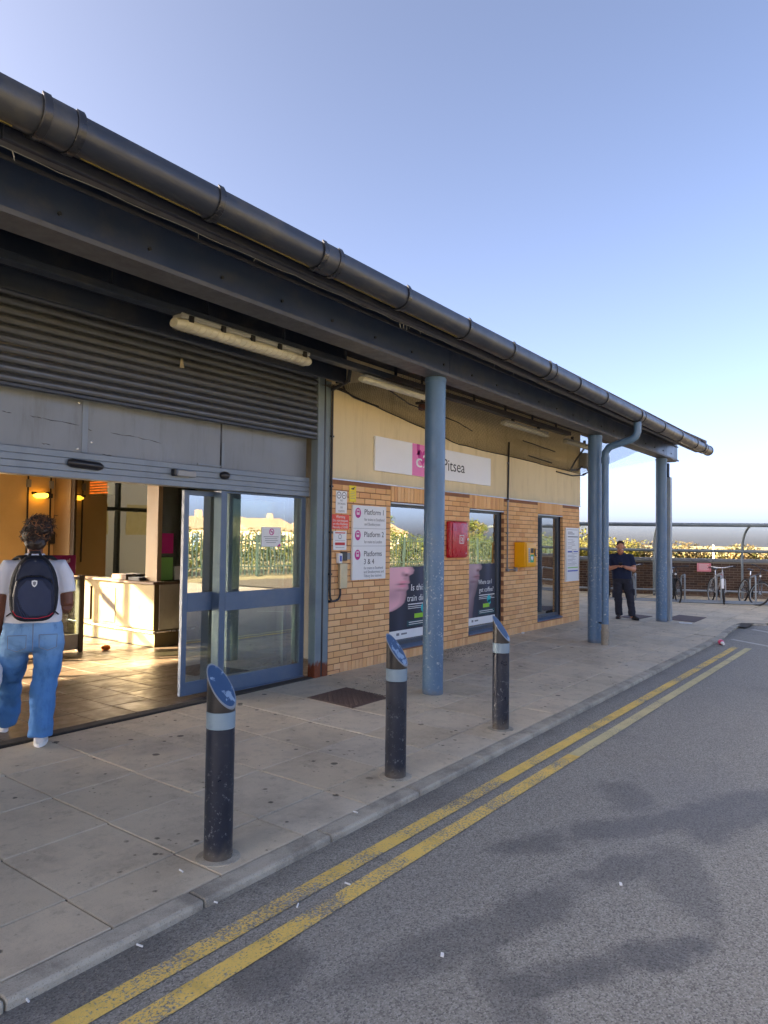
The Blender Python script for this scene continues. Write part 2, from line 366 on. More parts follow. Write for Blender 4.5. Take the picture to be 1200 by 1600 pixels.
def asphalt_cols(k):
    c = k.mix(k.noise(.8, 6), srgb(142, 138, 126), srgb(158, 153, 140))
    a = k.vor(150, out='Color'); sp = k.sep(a)[0]
    c = k.mix(k.ramp(sp, .6, .95, 0, .6), c, srgb(186, 181, 172))
    c = k.mix(k.ramp(sp, .4, .05, 0, .65), c, srgb(84, 82, 79))
    c = k.mix(k.math('MULTIPLY', k.ramp(k.noise(170, 2), .66, .72), .7), c, srgb(205, 203, 196))
    # damp and oil stains where the photo shows them, in ground metres
    ss = None
    wob = k.math('SUBTRACT', k.noise(2.4, 7, .68), .5)
    X, Y_, _z = k.sep()
    for (cx, cy, ax, ay, an, st) in ((4.45,1.42,.9,.16,-.55,.8),(3.45,1.42,.62,.13,-.3,.75),(2.75,1.62,.75,.13,-.35,.6),(2.98,1.02,.6,.11,-.6,.9),
                                     (5.1,1.0,.6,.25,-.3,.8),(4.9,1.62,.3,.2,.6,.6),(2.15,2.13,.25,.16,.2,.8),(3.9,1.0,.5,.16,.5,.55),(2.5,1.25,.35,.1,.9,.6),
                                     (6.2,.6,1.2,.3,.2,.5),(1.45,2.6,.6,.14,0,.6)):
        dx = k.math('SUBTRACT', X, cx); dy = k.math('SUBTRACT', Y_, cy); ca, sa = cos(an), sin(an)
        u = k.math('DIVIDE', k.math('ADD', k.math('MULTIPLY', dx, ca), k.math('MULTIPLY', dy, sa)), ax)
        v = k.math('DIVIDE', k.math('SUBTRACT', k.math('MULTIPLY', dy, ca), k.math('MULTIPLY', dx, sa)), ay)
        d = k.math('ADD', k.math('MULTIPLY', u, u), k.math('MULTIPLY', v, v))
        d = k.math('ADD', d, k.math('MULTIPLY', wob, 5.0))
        q = k.math('MULTIPLY', k.ramp(d, 1.5, .3, 0, 1), st)
        ss = q if ss is None else k.math('MAXIMUM', ss, q)
    ss = k.math('MAXIMUM', ss, k.math('MULTIPLY', k.ramp(k.noise(.55, 6, .6), .56, .72), .5))
    c = k.mix(ss, c, k.mix(.55, c, srgb(56, 56, 60)))
    ed = k.math('SUBTRACT', k.math('SUBTRACT', Y_, k.math('MULTIPLY', X, .0165)), k.math('MULTIPLY', k.noise(3, 6), .35))
    c = k.mix(k.math('MULTIPLY', k.ramp(ed, 2.3, 2.55), .5), c, srgb(84, 80, 74))
    # broad tyre-polished tone changes
    c = k.mix(k.math('MULTIPLY', k.ramp(k.noise(.35, 4, .5, k.map(scale=(.6, 1.6, 1))), .45, .7), .25), c, srgb(124, 124, 126))
    h = k.math('ADD', k.vor(150), k.math('MULTIPLY', k.noise(260, 3), .5))
    return c, h, ss
def asphalt():
    k = N('asphalt'); c, h, ss = asphalt_cols(k); k.bump(h, .7, .004)
    return k.fin(c, k.ramp(ss, 0, 1, .78, .6), 0, .35)
M['asphalt'] = asphalt()
def roadpaint(name, col, wear, dirt):
    k = N(name); c, h, ss = asphalt_cols(k)
    p = k.mix(k.noise(3.2, 6), mul(col, .85), mul(col, 1.1))
    p = k.mix(k.math('MULTIPLY', k.ramp(k.noise(5, 8, .72), .45, .7), dirt), p, mul(col, .55))
    n1 = k.noise(75, 7, .8); n2 = k.noise(2.2, 4); X = k.sep()[0]
    msk = k.math('ADD', k.math('MULTIPLY', n1, 1.0), k.math('MULTIPLY', n2, .55))
    msk = k.ramp(msk, wear, wear+.07)
    c = k.mix(msk, p, c); k.bump(h, .5, .003); return k.fin(c, .75, 0, .3)
M['yellow'] = roadpaint('yellow_road_paint', srgb(244, 208, 112), .775, .6)
M['yellow_pale'] = roadpaint('pale_yellow_road_paint', srgb(216, 202, 150), .82, .4)
M['whiteline'] = roadpaint('white_road_paint', srgb(206, 202, 192), .82, .4)
M['ground'] = pm('far_ground', srgb(116, 110, 84), .95, 0, .3, .4, .3, bump=.2)
def hallfloor():
    k = N('hall_floor_tile'); r = k.rnd(); c = k.mix(r, srgb(104, 88, 72), srgb(84, 72, 60))
    c = k.mix(k.math('MULTIPLY', k.ramp(k.noise(3, 8, .7), .4, .75), .5), c, srgb(80, 66, 52))
    k.bump(k.noise(12, 3), .05, .004)
    return k.fin(c, k.ramp(k.noise(8, 6), .3, .7, .30, .5), 0, .5)
M['hallfloor'] = hallfloor()
M['grout'] = pm('grout', srgb(34, 30, 28), .9)
M['yellowwall'] = pm('ochre_wall_paint', srgb(222, 192, 136), .6, 0, .05, 2, .12, srgb(150, 120, 80), .05, 30)
M['postcream'] = pm('cream_post_paint', srgb(158, 138, 108), .5, 0, .05, 3)
M['counter'] = pm('counter_steel', srgb(104, 90, 54), .42, .2, .08, 3, .3, srgb(130, 110, 80))
M['counterdark'] = pm('counter_dark_brown', srgb(70, 60, 48), .6, 0, .1)
M['countertop'] = pm('counter_top', srgb(96, 76, 58), .4, 0, .1)
M['ceil'] = pm('ceiling_board', srgb(190, 184, 170), .9)
M['inwall'] = pm('interior_wall', srgb(90, 92, 92), .85, 0, .1)
M['officewall'] = pm('office_wall', srgb(60, 64, 58), .85, 0, .1)
M['glass'] = glass('window_glass', 5.0, (.55, .6, .58), .07)
M['doorglass'] = glass('door_glass', 4.6, (.66, .74, .70), .16)
M['ticketglass'] = glass('ticket_glass', 2.6, (.7, .78, .68))
M['led'] = emis('led_amber', (1, .13, .008), .2)
M['lampglow'] = emis('lamp_glow', (1, .42, .03), .55)
M['asph_dark'] = pm('iron_cover', srgb(104, 86, 78), .7, .2, .25, 20, .4, bump=.2)
M['skin_dark'] = pm('brown_skin', srgb(120, 76, 56), .5, 0, .1, 12, bump=.05, bscale=150)
M['skin_fair'] = pm('ruddy_skin', srgb(206, 146, 118), .5, 0, .1, 14, bump=.05, bscale=150)
M['tshirt'] = pm('white_cotton', (.78, .77, .80), .9, 0, .04, 5, bump=.15, bscale=30)
def denim():
    k = N('blue_denim'); z = k.sep()[2]; X = k.sep()[0]
    c = k.mix(k.noise(4, 6), srgb(66, 116, 176), srgb(96, 146, 200))
    f = k.math('MULTIPLY', k.ramp(k.math('ADD', z, k.math('MULTIPLY', k.noise(3.5, 4), .5)), .85, 1.2), .7)
    c = k.mix(f, c, srgb(150, 188, 222))
    c = k.mix(k.math('MULTIPLY', k.ramp(k.noise(7, 7, .7, k.map(scale=(1.5, 1.5, .6))), .5, .72), .5), c, srgb(44, 88, 148))
    k.bump(k.math('ADD', k.noise(9, 5, .6, k.map(scale=(1, 1, 2.2))), k.math('MULTIPLY', k.noise(300, 2), .1)), .5, .02); return k.fin(c, .85, 0, .2)
M['denim'] = denim()
M['navy'] = pm('navy_bag_cloth', srgb(26, 34, 56), .65, 0, .18, 9, .1, bump=.2, bscale=120)
M['navyblack'] = pm('black_bag_cloth', srgb(20, 22, 30), .7, 0, .2, 9, bump=.25, bscale=150)
M['navylight'] = pm('navy_panel_cloth', srgb(34, 47, 78), .55, 0, .15, 9, bump=.15, bscale=120)
M['redpipe'] = pm('red_piping', srgb(190, 40, 60), .6)
M['chrome'] = pm('silver_metal', (.7, .7, .7), .25, .9, .05)
M['shoe'] = pm('white_leather', (.80, .79, .77), .5, 0, .04, 8, .1, (.4, .36, .3))
def hairm():
    k = N('dark_curly_hair'); r = k.attr('tone').outputs['Fac']
    c = k.mix(k.ramp(r, .62, .9), srgb(36, 24, 20), srgb(150, 100, 60)); return k.fin(c, .45, 0, .5)
M['hair'] = hairm()
M['shorthair'] = pm('cropped_hair', srgb(84, 64, 52), .8, 0, .25, 60, bump=.4, bscale=200)
M['navytee'] = pm('navy_tshirt_cotton', srgb(30, 40, 68), .85, 0, .15, 8, bump=.3, bscale=25)
M['worktrouser'] = pm('charcoal_trouser_cloth', srgb(44, 46, 58), .85, 0, .2, 8, .2, bump=.5, bscale=18)
M['bootleather'] = pm('dark_shoe_leather', srgb(52, 48, 48), .6, 0, .2, 8, .2)
M['tyre'] = pm('tyre_rubber', (.018, .018, .019), .75, 0, .3, 20, .3, (.1, .09, .08))
M['galv'] = pm('galvanised_steel', srgb(150, 158, 164), .45, .45, .12, 8, .25)
M['shelterframe'] = pm('shelter_frame_paint', srgb(112, 122, 128), .5, .2, .12, 8, .2)
def poly():
    k = N('shelter_glazing'); tr = k.n.new('ShaderNodeBsdfTransparent'); tr.inputs[0].default_value = (.975, .98, .96, 1)
    df = k.n.new('ShaderNodeBsdfTranslucent'); df.inputs[0].default_value = (.85, .86, .80, 1)
    d2 = k.n.new('ShaderNodeBsdfDiffuse'); d2.inputs[0].default_value = (.7, .7, .64, 1)
    ms = k.n.new('ShaderNodeMixShader'); ms.inputs[0].default_value = .4; k.link(df.outputs[0], ms.inputs[1]); k.link(d2.outputs[0], ms.inputs[2])
    m1 = k.n.new('ShaderNodeMixShader'); m1.inputs[0].default_value = .06
    k.link(tr.outputs[0], m1.inputs[1]); k.link(ms.outputs[0], m1.inputs[2]); k.link(m1.outputs[0], k.n['Material Output'].inputs[0]); return k.m
M['polycarb'] = poly()
M['pinksign'] = pm('faded_pink_board', srgb(214, 130, 138), .7, 0, .1, 8, .2, (.7, .6, .6))
def leaf(name, a, b, c3):
    k = N(name); t = k.attr('tone').outputs['Fac']; c = k.mix(t, a, b); c = k.mix(k.ramp(k.noise(1.1, 4), .45, .7), c, c3)
    d = k.n.new('ShaderNodeBsdfTranslucent'); k.link(c, d.inputs[0]); mx = k.n.new('ShaderNodeMixShader'); mx.inputs[0].default_value = .3
    k.fin(c, .6, 0, .3); k.link(k.b.outputs[0], mx.inputs[1]); k.link(d.outputs[0], mx.inputs[2]); k.link(mx.outputs[0], k.n['Material Output'].inputs[0]); return k.m
M['leaf'] = leaf('green_leaf', (.03, .055, .010), (.07, .085, .016), (.10, .09, .014))
M['leafsunlit'] = leaf('sunlit_yellow_leaf', (.11, .105, .014), (.17, .135, .014), (.06, .08, .014))  # yellow of the low sun is put into these leaf colours
M['leafolive'] = leaf('olive_leaf', (.08, .07, .02), (.12, .075, .03), (.06, .07, .02))
M['bark'] = pm('bark', (.09, .065, .045), .9, 0, .3, 12, bump=.5, bscale=30)
M['palisade'] = pm('palisade_paint', srgb(38, 52, 50), .5, 0, .2, 6)
M['pinkcan'] = pm('pink_plastic', srgb(226, 60, 110), .35, 0, .1, 8)
M['orange'] = pm('orange_filter', srgb(214, 120, 50), .8)
M['stone'] = pm('grit_stone', srgb(150, 142, 128), .9, 0, .35, 40)
M['pinktrain'] = pm('train_white', (.72, .72, .70), .35, 0, .04, 2)
M['traindark'] = pm('train_window', (.02, .022, .025), .1, 0, .1, spec=.6)
M['trainsky'] = pm('train_sky_reflection', srgb(214, 200, 150), .3)  # pale colour stands in for sky mirrored in the carriage windows
M['houseroof'] = pm('house_roof', srgb(120, 106, 90), .85, 0, .2, 6)
M['housewall'] = pm('house_wall', srgb(176, 160, 132), .85, 0, .1, 4)
MS = .0165                                   # the kerb runs a shade off parallel to the wall
def off(x): return MS*(x-6)
def gz(y): return .017*(y-2.73) if y > 2.73 else 0.
WY = 5.69; WX0, WX1 = 6.5035, 14.352
def setface(me, name, vals):
    a = me.attributes.new(name, 'FLOAT', 'FACE'); a.data.foreach_set('value', vals)

# ------------------------------------------------------------------ ground, road, kerb, paving
g = MB(); g.quad((-350, -350, -.075), (350, -350, -.075), (350, 350, -.075), (-350, 350, -.075))
tag(g.build('ground', M['ground']), kind='structure')
def kerb_y(x):                               # front edge of the kerb
    y = 2.745+off(x)
    if x > 14.0: y += .11*min(1, (x-14.0)/1.6)
    return y
rd = MB(); n = 60; ya = -9.6
vs = []; fs = []
xs = [-14+i*(31.0/n) for i in range(n+1)]
rv = MB()
for i in range(n):
    rv.quad((xs[i], ya, -.042), (xs[i+1], ya, -.042), (xs[i+1], kerb_y(xs[i+1])+.05, -.042), (xs[i], kerb_y(xs[i])+.05, -.042))
road = tag(rv.build('road', M['asphalt']), kind='structure')
def line(name, mat, pts, wd, z=-.037):
    b = MB()
    for (p, q) in zip(pts[:-1], pts[1:]):
        a, c = Vector((*p, z)), Vector((*q, z)); t = (c-a).normalized(); nn = Vector((-t.y, t.x, 0))*wd/2
        b.quad(a-nn, c-nn, c+nn, a+nn)
    return b.build(name, mat, road)
line('yellow_line', M['yellow'], [(-12, 2.34), (13.1, 2.498)], .104)
line('yellow_line', M['yellow'], [(-12, 2.15), (5.6, 2.262)], .104)
line('yellow_line', M['yellow_pale'], [(5.6, 2.262), (13.05, 2.30)], .100)
line('white_line', M['whiteline'], [(14.05, 2.74), (13.3, 1.75), (11.6, -.6)], .10)
line('white_line', M['whiteline'], [(15.95, 2.74), (15.2, 1.9), (14.0, .4)], .10)

kerb = MB(); kerb.box(-10, 2.0, -.2, -9.9, 2.1, -.1)
kerb = tag(kerb.build('kerb', M['joint']), kind='structure')
KL = .9125
def kstone(x0, x1, y0, y1):
    # chamfered kerb stone between two x positions
    b = MB(); rings = []
    for x, y in ((x0+.004, y0), (x1-.004, y1)):
        rings.append([(x, y, -.16), (x, y, -.012), (x, y+.010, -.001), (x, y+.118, .002), (x, y+.118, -.16)])
    return b.loft(rings)
x = 3.144-8*KL
while x < 16.3:
    x1 = min(x+KL, 16.35)
    kstone(x, x1, kerb_y(x), kerb_y(x1)).build('kerb_stone', M['kerb'], kerb, bevel=.006)
    x += KL
# the kerb turns away to the right at the end of the road
arc = [(16.35, kerb_y(16.35)), (16.72, 2.98), (16.92, 2.62), (17.0, 2.0), (17.05, 1.1), (17.08, .2), (17.1, -.7), (17.1, -1.6), (17.1, -2.5)]
for (a, c) in zip(arc[:-1], arc[1:]):
    a2, c2 = Vector((*a, 0)), Vector((*c, 0)); t = (c2-a2).normalized(); nn = Vector((-t.y, t.x, 0))
    rings = []
    for p in (a2+t*.004, c2-t*.004):
        rings.append([p+Vector((0, 0, -.16)), p+Vector((0, 0, -.03)), p+nn*.015+Vector((0, 0, -.014)), p+nn*.12+Vector((0, 0, -.006)), p+nn*.12+Vector((0, 0, -.16))])
    MB().loft(rings).build('kerb_stone', M['kerb'], kerb, bevel=.005)
pv = MB()
def gzp(x, y): return gz(y-.0)-.012
px_ = [-10+i*1.0 for i in range(27)]
for i in range(26):
    a, b = px_[i], px_[i+1]
    if b <= 17: pv.quad((a, kerb_y(a)+.1, -.010), (b, kerb_y(b)+.1, -.010), (b, 9 if b > 14.4 else 5.7, gz(9 if b > 14.4 else 5.7)-.012), (a, 9 if b > 14.4 else 5.7, gz(9 if b > 14.4 else 5.7)-.012))
pv.quad((16.0, 2.86, -.010), (60, 2.86, -.010), (60, 9, gz(9)-.012), (16.0, 9, gz(9)-.012))
pv.quad((17.1, -9.6, -.016), (60, -9.6, -.016), (60, 2.86, -.010), (17.1, 2.86, -.010))
pv.quad((14.5, 9, gz(9)-.012), (60, 9, gz(9)-.012), (60, 40, gz(9)-.012), (14.5, 40, gz(9)-.012))
pave = tag(pv.build('pavement', M['joint']), kind='structure')
PX, PY = .604, .612
def slabmesh(lx, ly):
    return MB().box(-lx/2, -ly/2, -.04, lx/2, ly/2, 0).mesh('paving_slab', bevel=.004)
sm_full = slabmesh(PX-.007, PY-.007); sm_half = slabmesh(PX-.007, .365-.004)
for me in (sm_full, sm_half): me.materials.append(M['slab'])
tilt = atan2(.017, 1)
def covered(x, y):      # keep slabs off the covers
    return False
for ix in range(-3, 32):
    xc = 1.83+PX*(ix+.5)-2*PX
    rows = [(2.868+.365/2+.002, sm_half)]+[(3.24+PY*(j+.5), sm_full) for j in range(4 if xc < 14.3 else 7)]
    if xc > 17.3: rows = [(3.24+PY*(j+.5), sm_full) for j in range(-5, 8)]
    for (yp, me) in rows:
        y = yp+off(xc)
        if xc < 2.4 and yp > 5.7: continue
        if me is sm_half and xc > 14.2: continue
        if xc > 15.9 and yp < 3.5 and xc < 17.3: continue
        jz = random.uniform(-.0015, .0015)
        tl = tilt if y > 2.73 else 0
        inst('paving_slab', me, (xc, y, gz(y)+jz), pave, (tl+random.uniform(-.0015, .0015), random.uniform(-.0015, .0015), MS))
far = MB()
for ix in range(32, 42):
    xc = 1.83+PX*(ix+.5)-2*PX
    for j in range(-9, 11):
        y = 3.24+PY*(j+.5)+off(xc); z = gz(y)+random.uniform(-.001, .001)
        far.box(xc-PX/2+.004, y-PY/2+.004, z-.05, xc+PX/2-.004, y+PY/2-.004, z)
far.build('paving_slab', M['slab'], pave, kind='stuff')
# infill by the bend
for (xc, yp) in ((16.33, 3.55), (16.93, 3.55), (17.5, 2.96)):
    pass
fill = MB(); ky = lambda x: kerb_y(x)+.10
fill.quad((14.0, ky(14.0), -.003), (16.35, ky(16.35), .0), (16.35, 3.62, .004), (14.0, 3.62, .004))
fill.quad((16.35, ky(16.35), .0), (16.75, 3.08, -.002), (17.6, 3.62, .004), (16.35, 3.62, .004)); fill.quad((16.75, 3.08, -.002), (17.03, 2.64, -.005), (17.6, 2.64, -.005), (17.6, 3.62, .004))
fill.quad((17.22, -4, -.008), (17.42, -4, -.008), (17.42, 2.75, -.002), (17.08, 2.75, -.002))
fill.build('infill_screed', M['slab'], pave)
def cover(name, label, pts, studs=True):
    c = sum((Vector(p) for p in pts), Vector())/4
    def zz(x, y): return gz(y)+.003
    t = thing(name, label, 'drain cover', (c.x, c.y, gz(c.y)))
    P = [Vector((x, y, zz(x, y))) for x, y, _ in pts]
    b = MB(); b.poly([p+Vector((0, 0, -.03)) for p in P], (0, 0, .033)); b.build('frame', M['asph_dark'], t)
    Q = [c+(p-c)*.93 for p in P]; Q = [Vector((q.x, q.y, zz(q.x, q.y)+.002)) for q in Q]
    MB().poly(Q, (0, 0, .004)).build('lid', M['asph_dark'], t)
    if studs:
        s = MB(); ux, uy = Q[1]-Q[0], Q[3]-Q[0]; nx, ny = 16, 16
        for i in range(nx):
            for j in range(ny):
                p = Q[0]+ux*((i+.5)/nx)+uy*((j+.5)/ny); a = (ux.normalized() if (i+j) % 2 else uy.normalized())
                b2 = Vector((-a.y, a.x, 0)); s.obox(p+Vector((0, 0, .005)), a*.014, b2*.005, (0, 0, .003))
        s.build('tread_pattern', M['asph_dark'], t, kind='stuff')
    return t
cover('drain_cover', 'rusty square cover with chequered tread near the entrance post', [(5.49, 5.07, 0), (5.47, 4.46, 0), (6.05, 4.45, 0), (6.14, 5.09, 0)])
cover('drain_cover', 'long plain rusty cover behind the last canopy post', [(16.0, 4.45, 0), (15.9, 3.82, 0), (17.1, 3.85, 0), (17.2, 4.46, 0)], False)
cover('drain_cover', 'plain rusty cover at the feet of the man in navy', [(15.6, 5.3, 0), (15.5, 4.85, 0), (16.35, 4.8, 0), (16.45, 5.25, 0)], False)
# grit washed up beside the wall
gr = MB()
def pebble(b, x, y, s, z0):
    vs = [(random.uniform(.6, 1)*s*a, random.uniform(.6, 1)*s*c, random.uniform(.5, .9)*s*d) for a, c, d in ((1,0,0),(-1,0,0),(0,1,0),(0,-1,0),(0,0,1),(0,0,-.5))]
    q = random.uniform(0, 6.28)
    vs = [(x+a*cos(q)-c*sin(q), y+a*sin(q)+c*cos(q), z0+d+s*.3) for a, c, d in vs]
    b.add(vs, [(0,2,4),(2,1,4),(1,3,4),(3,0,4),(2,0,5),(1,2,5),(3,1,5),(0,3,5)])
for k in range(1500):
    if k % 3: x, y = random.gauss(9.0, .6), 5.64-abs(random.gauss(0, .22))
    else: x, y = random.gauss(6.95, .35), random.gauss(4.95, .18)
    if y < 5.64: pebble(gr, x, y, random.uniform(.003, .011), gz(y))
for k in range(1400):
    x = random.uniform(.9, 13); y = kerb_y(x)-abs(random.gauss(0, .10))-.004; pebble(gr, x, y, random.uniform(.0015, .006), -.042)
tag(gr.build('grit', M['stone']), kind='stuff')

# ------------------------------------------------------------------ the station building
B = thing('station_building', 'low station building with buff brick front and cream render band', 'building', (10.4, 9, 0))
Z0 = .012        # first course level
WINS = [(7.741, 9.05), (9.835, 10.985), (12.338, 13.478)]
WZ0, WZ1 = .19, 2.172; ZT = 2.40
# mortar body with window openings
wl = MB(); D = .30; yb0, yb1 = WY+.006, WY+D
xs = [WX0]+[v for wn_ in WINS for v in wn_]+[WX1]
for i in range(0, len(xs), 2): wl.box(xs[i]+(.006 if i == 0 else .006), yb0, -.1, xs[i+1]-.006, yb1, ZT)
for a, b in WINS:
    wl.box(a+.0061, yb0, -.1, b-.0061, yb1, WZ0-.004); wl.box(a+.0061, yb0, WZ1+.004, b-.0061, yb1, ZT)
wall = wl.build('brick_wall', M['mortar'], B)
BL, BH, J = .215, .065, .010
def brick_mesh(lx, lz, dy=.05):
    me = MB().box(-lx/2, 0, -lz/2, lx/2, dy, lz/2).mesh('brick', bevel=.0025); me.materials.append(M['brick']); return me
bm_full, bm_half = brick_mesh(BL, BH), brick_mesh(.1025, BH)
cand = []
nrow = int((ZT-Z0)/.075)+1
for r in range(nrow):
    z = .015+r*.075+.0375; x = WX0-(.1125 if r % 2 else 0)
    if z+.03 > ZT: continue
    while x < WX1-.01:
        a, b = max(x, WX0), min(x+.225, WX1)
        for (l, r_) in WINS:                  # cut by openings, heads and plinth course
            lo = z < WZ0+.004; hi = z > WZ1
            if not lo and (not hi or z < WZ1+.235):
                if a < l < b: b = l
                if a < r_ < b: a = r_
                if a >= l-.001 and b <= r_+.001: a = b
        if z < .165 and a > WX0+.21: a = b     # soldier plinth
        if b-a > .05: cand.append((a, b, z))
        x += .225
def dist(c): return hypot((c[0]+c[1])/2, WY)
cand.sort(key=dist)
mass = MB(); tones = []
for i, (a, b, z) in enumerate(cand):
    w_ = b-a-J; jy = random.uniform(-.0018, .0018)
    if i < 300:
        me = bm_full if abs(w_-BL) < .004 else (bm_half if abs(w_-.1025) < .004 else brick_mesh(w_, BH))
        inst('brick', me, ((a+b)/2, WY+jy, z), wall)
    else:
        mass.box(a+J/2, WY+jy, z-BH/2, b-J/2, WY+.05, z+BH/2); tones += [random.random()]*6
# soldier courses over the openings and along the base
def soldier(x0, x1, z0, z1):
    nn = max(1, round((x1-x0)/.075)); p = (x1-x0)/nn
    for k in range(nn):
        jy = random.uniform(-.0018, .0018)
        mass.box(x0+k*p+J/2, WY+jy, z0+.004, x0+(k+1)*p-J/2, WY+.05, z1-.004); tones.extend([random.random()]*6)
for l, r_ in WINS: soldier(l, r_, WZ1+.008, ZT-.002)
soldier(WX0+.23, WX1, -.05, .165)
mo = mass.build('brick_course', M['brickmass'], wall, kind='stuff')
setface(mo.data, 'tone', tones)
# return wall at the far end and render above
MB().box(WX1-.3, WY+D+.002, -.1, WX1-.004, 12.5, ZT).build('end_wall', M['mortar'], B)
rb = MB(); rb.box(WX0-.01, WY-.012, ZT+.004, WX1+.012, WY+.3, 4.4); rb.box(WX1-.3, WY+.3, ZT+.004, WX1+.012, 12.5, 4.4)
rb.build('render_band', M['render'], B, bevel=.006)
db = MB()
for xx in (WX0+.0, WX1+.0): pass
db.box(WX0-.012, WY-.020, ZT-.012, WX1+.016, WY-.0005, ZT+.0035); db.build('render_drip_bead', M['alu'], B)
# windows
def window(l, r_, k):
    fy0, fy1 = WY+.075, WY+.135; f = .055
    fr = MB(); fr.box(l, fy0, WZ0, l+f*.7, fy1, WZ1); fr.box(r_-f*1.6, fy0, WZ0, r_, fy1, WZ1)
    fr.box(l+f*.7, fy0, WZ1-f, r_-f*1.6, fy1, WZ1); fr.box(l+f*.7, fy0, WZ0, r_-f*1.6, fy1, WZ0+f*1.7)
    wo = fr.build('window', M['win_frame'], B, bevel=.004)
    MB().box(l+f*.7+.001, fy0+.028, WZ0+f*1.7+.001, r_-f*1.6-.001, fy0+.034, WZ1-f-.001).build('pane', M['glass'], wo)
    s = MB(); s.loft([[(l+.002, WY-.012, WZ0-.004), (l+.002, WY-.012, WZ0+.012), (l+.002, fy0-.002, WZ0+.038), (l+.002, fy0-.002, WZ0-.004)],
                      [(r_-.002, WY-.012, WZ0-.004), (r_-.002, WY-.012, WZ0+.012), (r_-.002, fy0-.002, WZ0+.038), (r_-.002, fy0-.002, WZ0-.004)]])
    s.build('sill', M['frame'], wo)
    h = MB(); h.box(l+.003, WY-.004, WZ1-.018, r_-.003, fy0-.002, WZ1-.002); h.build('head_flashing', M['alu'], wo)
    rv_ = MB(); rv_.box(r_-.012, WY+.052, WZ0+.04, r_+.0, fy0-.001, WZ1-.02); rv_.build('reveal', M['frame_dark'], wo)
    return wo
for i, (l, r_) in enumerate(WINS): window(l, r_, i)
# back-room shell behind the windows
sh = MB(); sh.box(7.42, 8.3, 0, WX1-.31, 8.4, 3.2); sh.box(7.42, WY+.32, 3.0, WX1-.31, 8.29, 3.1); sh.box(7.42, WY+.32, .0, WX1-.31, 8.29, .05); sh.box(7.40, WY+.31, -.05, 7.55, 8.6, 3.6)
sh.build('back_room', M['inwall'], B)

# ------------------------------------------------------------------ hall behind the doors
HF = .052
hf = MB(); hf.box(-8, 5.64, -.1, 7.4, 13.4, HF-.006)
hall = tag(hf.build('hall_floor', M['grout']), kind='structure')
tm = MB().box(-.195, -.195, -.02, .195, .195, 0).mesh('floor_tile', bevel=.002); tm.materials.append(M['hallfloor'])
for i in range(13):
    for j in range(15):
        xx, yy = 2.2+.4*i, 6.02+.4*j
        if xx > 7.2 or (xx > 6.4 and yy > 9.0): continue
        if len([0]) and yy < 12.0: inst('floor_tile', tm, (xx, yy, HF+random.uniform(-.0006, .0006)), hall, (random.uniform(-.002, .002), random.uniform(-.002, .002), 0))
rest = MB()
for i in range(-25, 5):
    for j in range(19):
        xx, yy = 2.2+.4*i, 6.02+.4*j
        if xx < 2.1 and yy < 13.3: rest.box(xx-.195, yy-.195, HF-.02, xx+.195, yy+.195, HF)
rest.build('floor_tile', M['hallfloor'], hall, kind='stuff')
thr = MB(); thr.box(1.0, 5.70, .0, 6.27, 5.80, HF+.004); thr.build('threshold_strip', M['joint'], hall, bevel=.003)
hw = MB()
hw.box(-8.2, 5.9, 0, -8.0, 13.4, 4.4)                            # far left wall
hw.box(-8, 13.2, 0, -4.6, 13.4, 3.2); hw.box(-4.6, 13.2, 3.02, 5.55, 13.4, 3.2)     # rear wall round an unseen opening widened to let sun in
hw.box(7.2, 5.94, 0, 7.395, 9.04, 3.2)                           # right partition
hw.build('hall_wall', M['inwall'], B)
yw = MB(); yw.box(5.55, 12.0, 0, 6.64, 12.18, 3.0)
yw.build('ochre_wall', M['yellowwall'], B)
ce = MB(); ce.box(-8, 5.95, 3.15, 7.2, 13.4, 3.25); ce.build('hall_ceiling', M['ceil'], B)
lw = MB(); lw.box(-10, 5.69, -.1, .1, 5.95, 4.4); lw.build('front_wall', M['mortar'], B)
# rear doors to the platform: frames in the opening
rf = MB()
for xx in (-4.56, -3.3, -2.16, -.4, .6, 1.9, 3.2, 4.5, 5.5): rf.box(xx-.04, 13.24, 0, xx+.04, 13.34, 3.02)
for zz in (2.18, ): rf.box(-4.56, 13.25, zz, 5.5, 13.33, zz+.08)
rf.build('rear_door_frame', M['frame_dark'], B)
# roof, its unseen ridge raised to shade the gutter, rear cut to admit sun
rf = MB(); e0 = (3.62, 3.83); rdg = (10.5, 6.5)
rings = []
for xx in (-12, 16.25):
    o_ = off(xx); rings.append([(xx, 3.56+o_, 3.86), (xx, 10.5, 7.75), (xx, 13.6, 6.26), (xx, 13.6, 6.13), (xx, 10.5, 7.62), (xx, 3.56+o_, 3.805)])
rf.loft(rings).build('roof', M['roof'], B)
gab = MB(); gab.poly([(WX1-.28, WY+.02, 4.35), (WX1-.28, 10.5, 7.55), (WX1-.28, 13.4, 6.15), (WX1-.28, 13.4, 0), (WX1-.28, 12.5, 0), (WX1-.28, 12.5, 4.35)], (.26, 0, 0)); gab.build('gable_wall', M['render'], B)
bk = MB(); bk.box(-12, 13.41, 3.06, WX1-.3, 13.58, 6.1); bk.box(5.72, 13.2, 0, WX1-.3, 13.4, 6.1); bk.box(9, 13.62, 0, WX1-.02, 23, 5.8); bk.build('rear_wall_shade_wing', M['inwall'], B)  # last box is an unseen rear wing added to shade the boundary wall
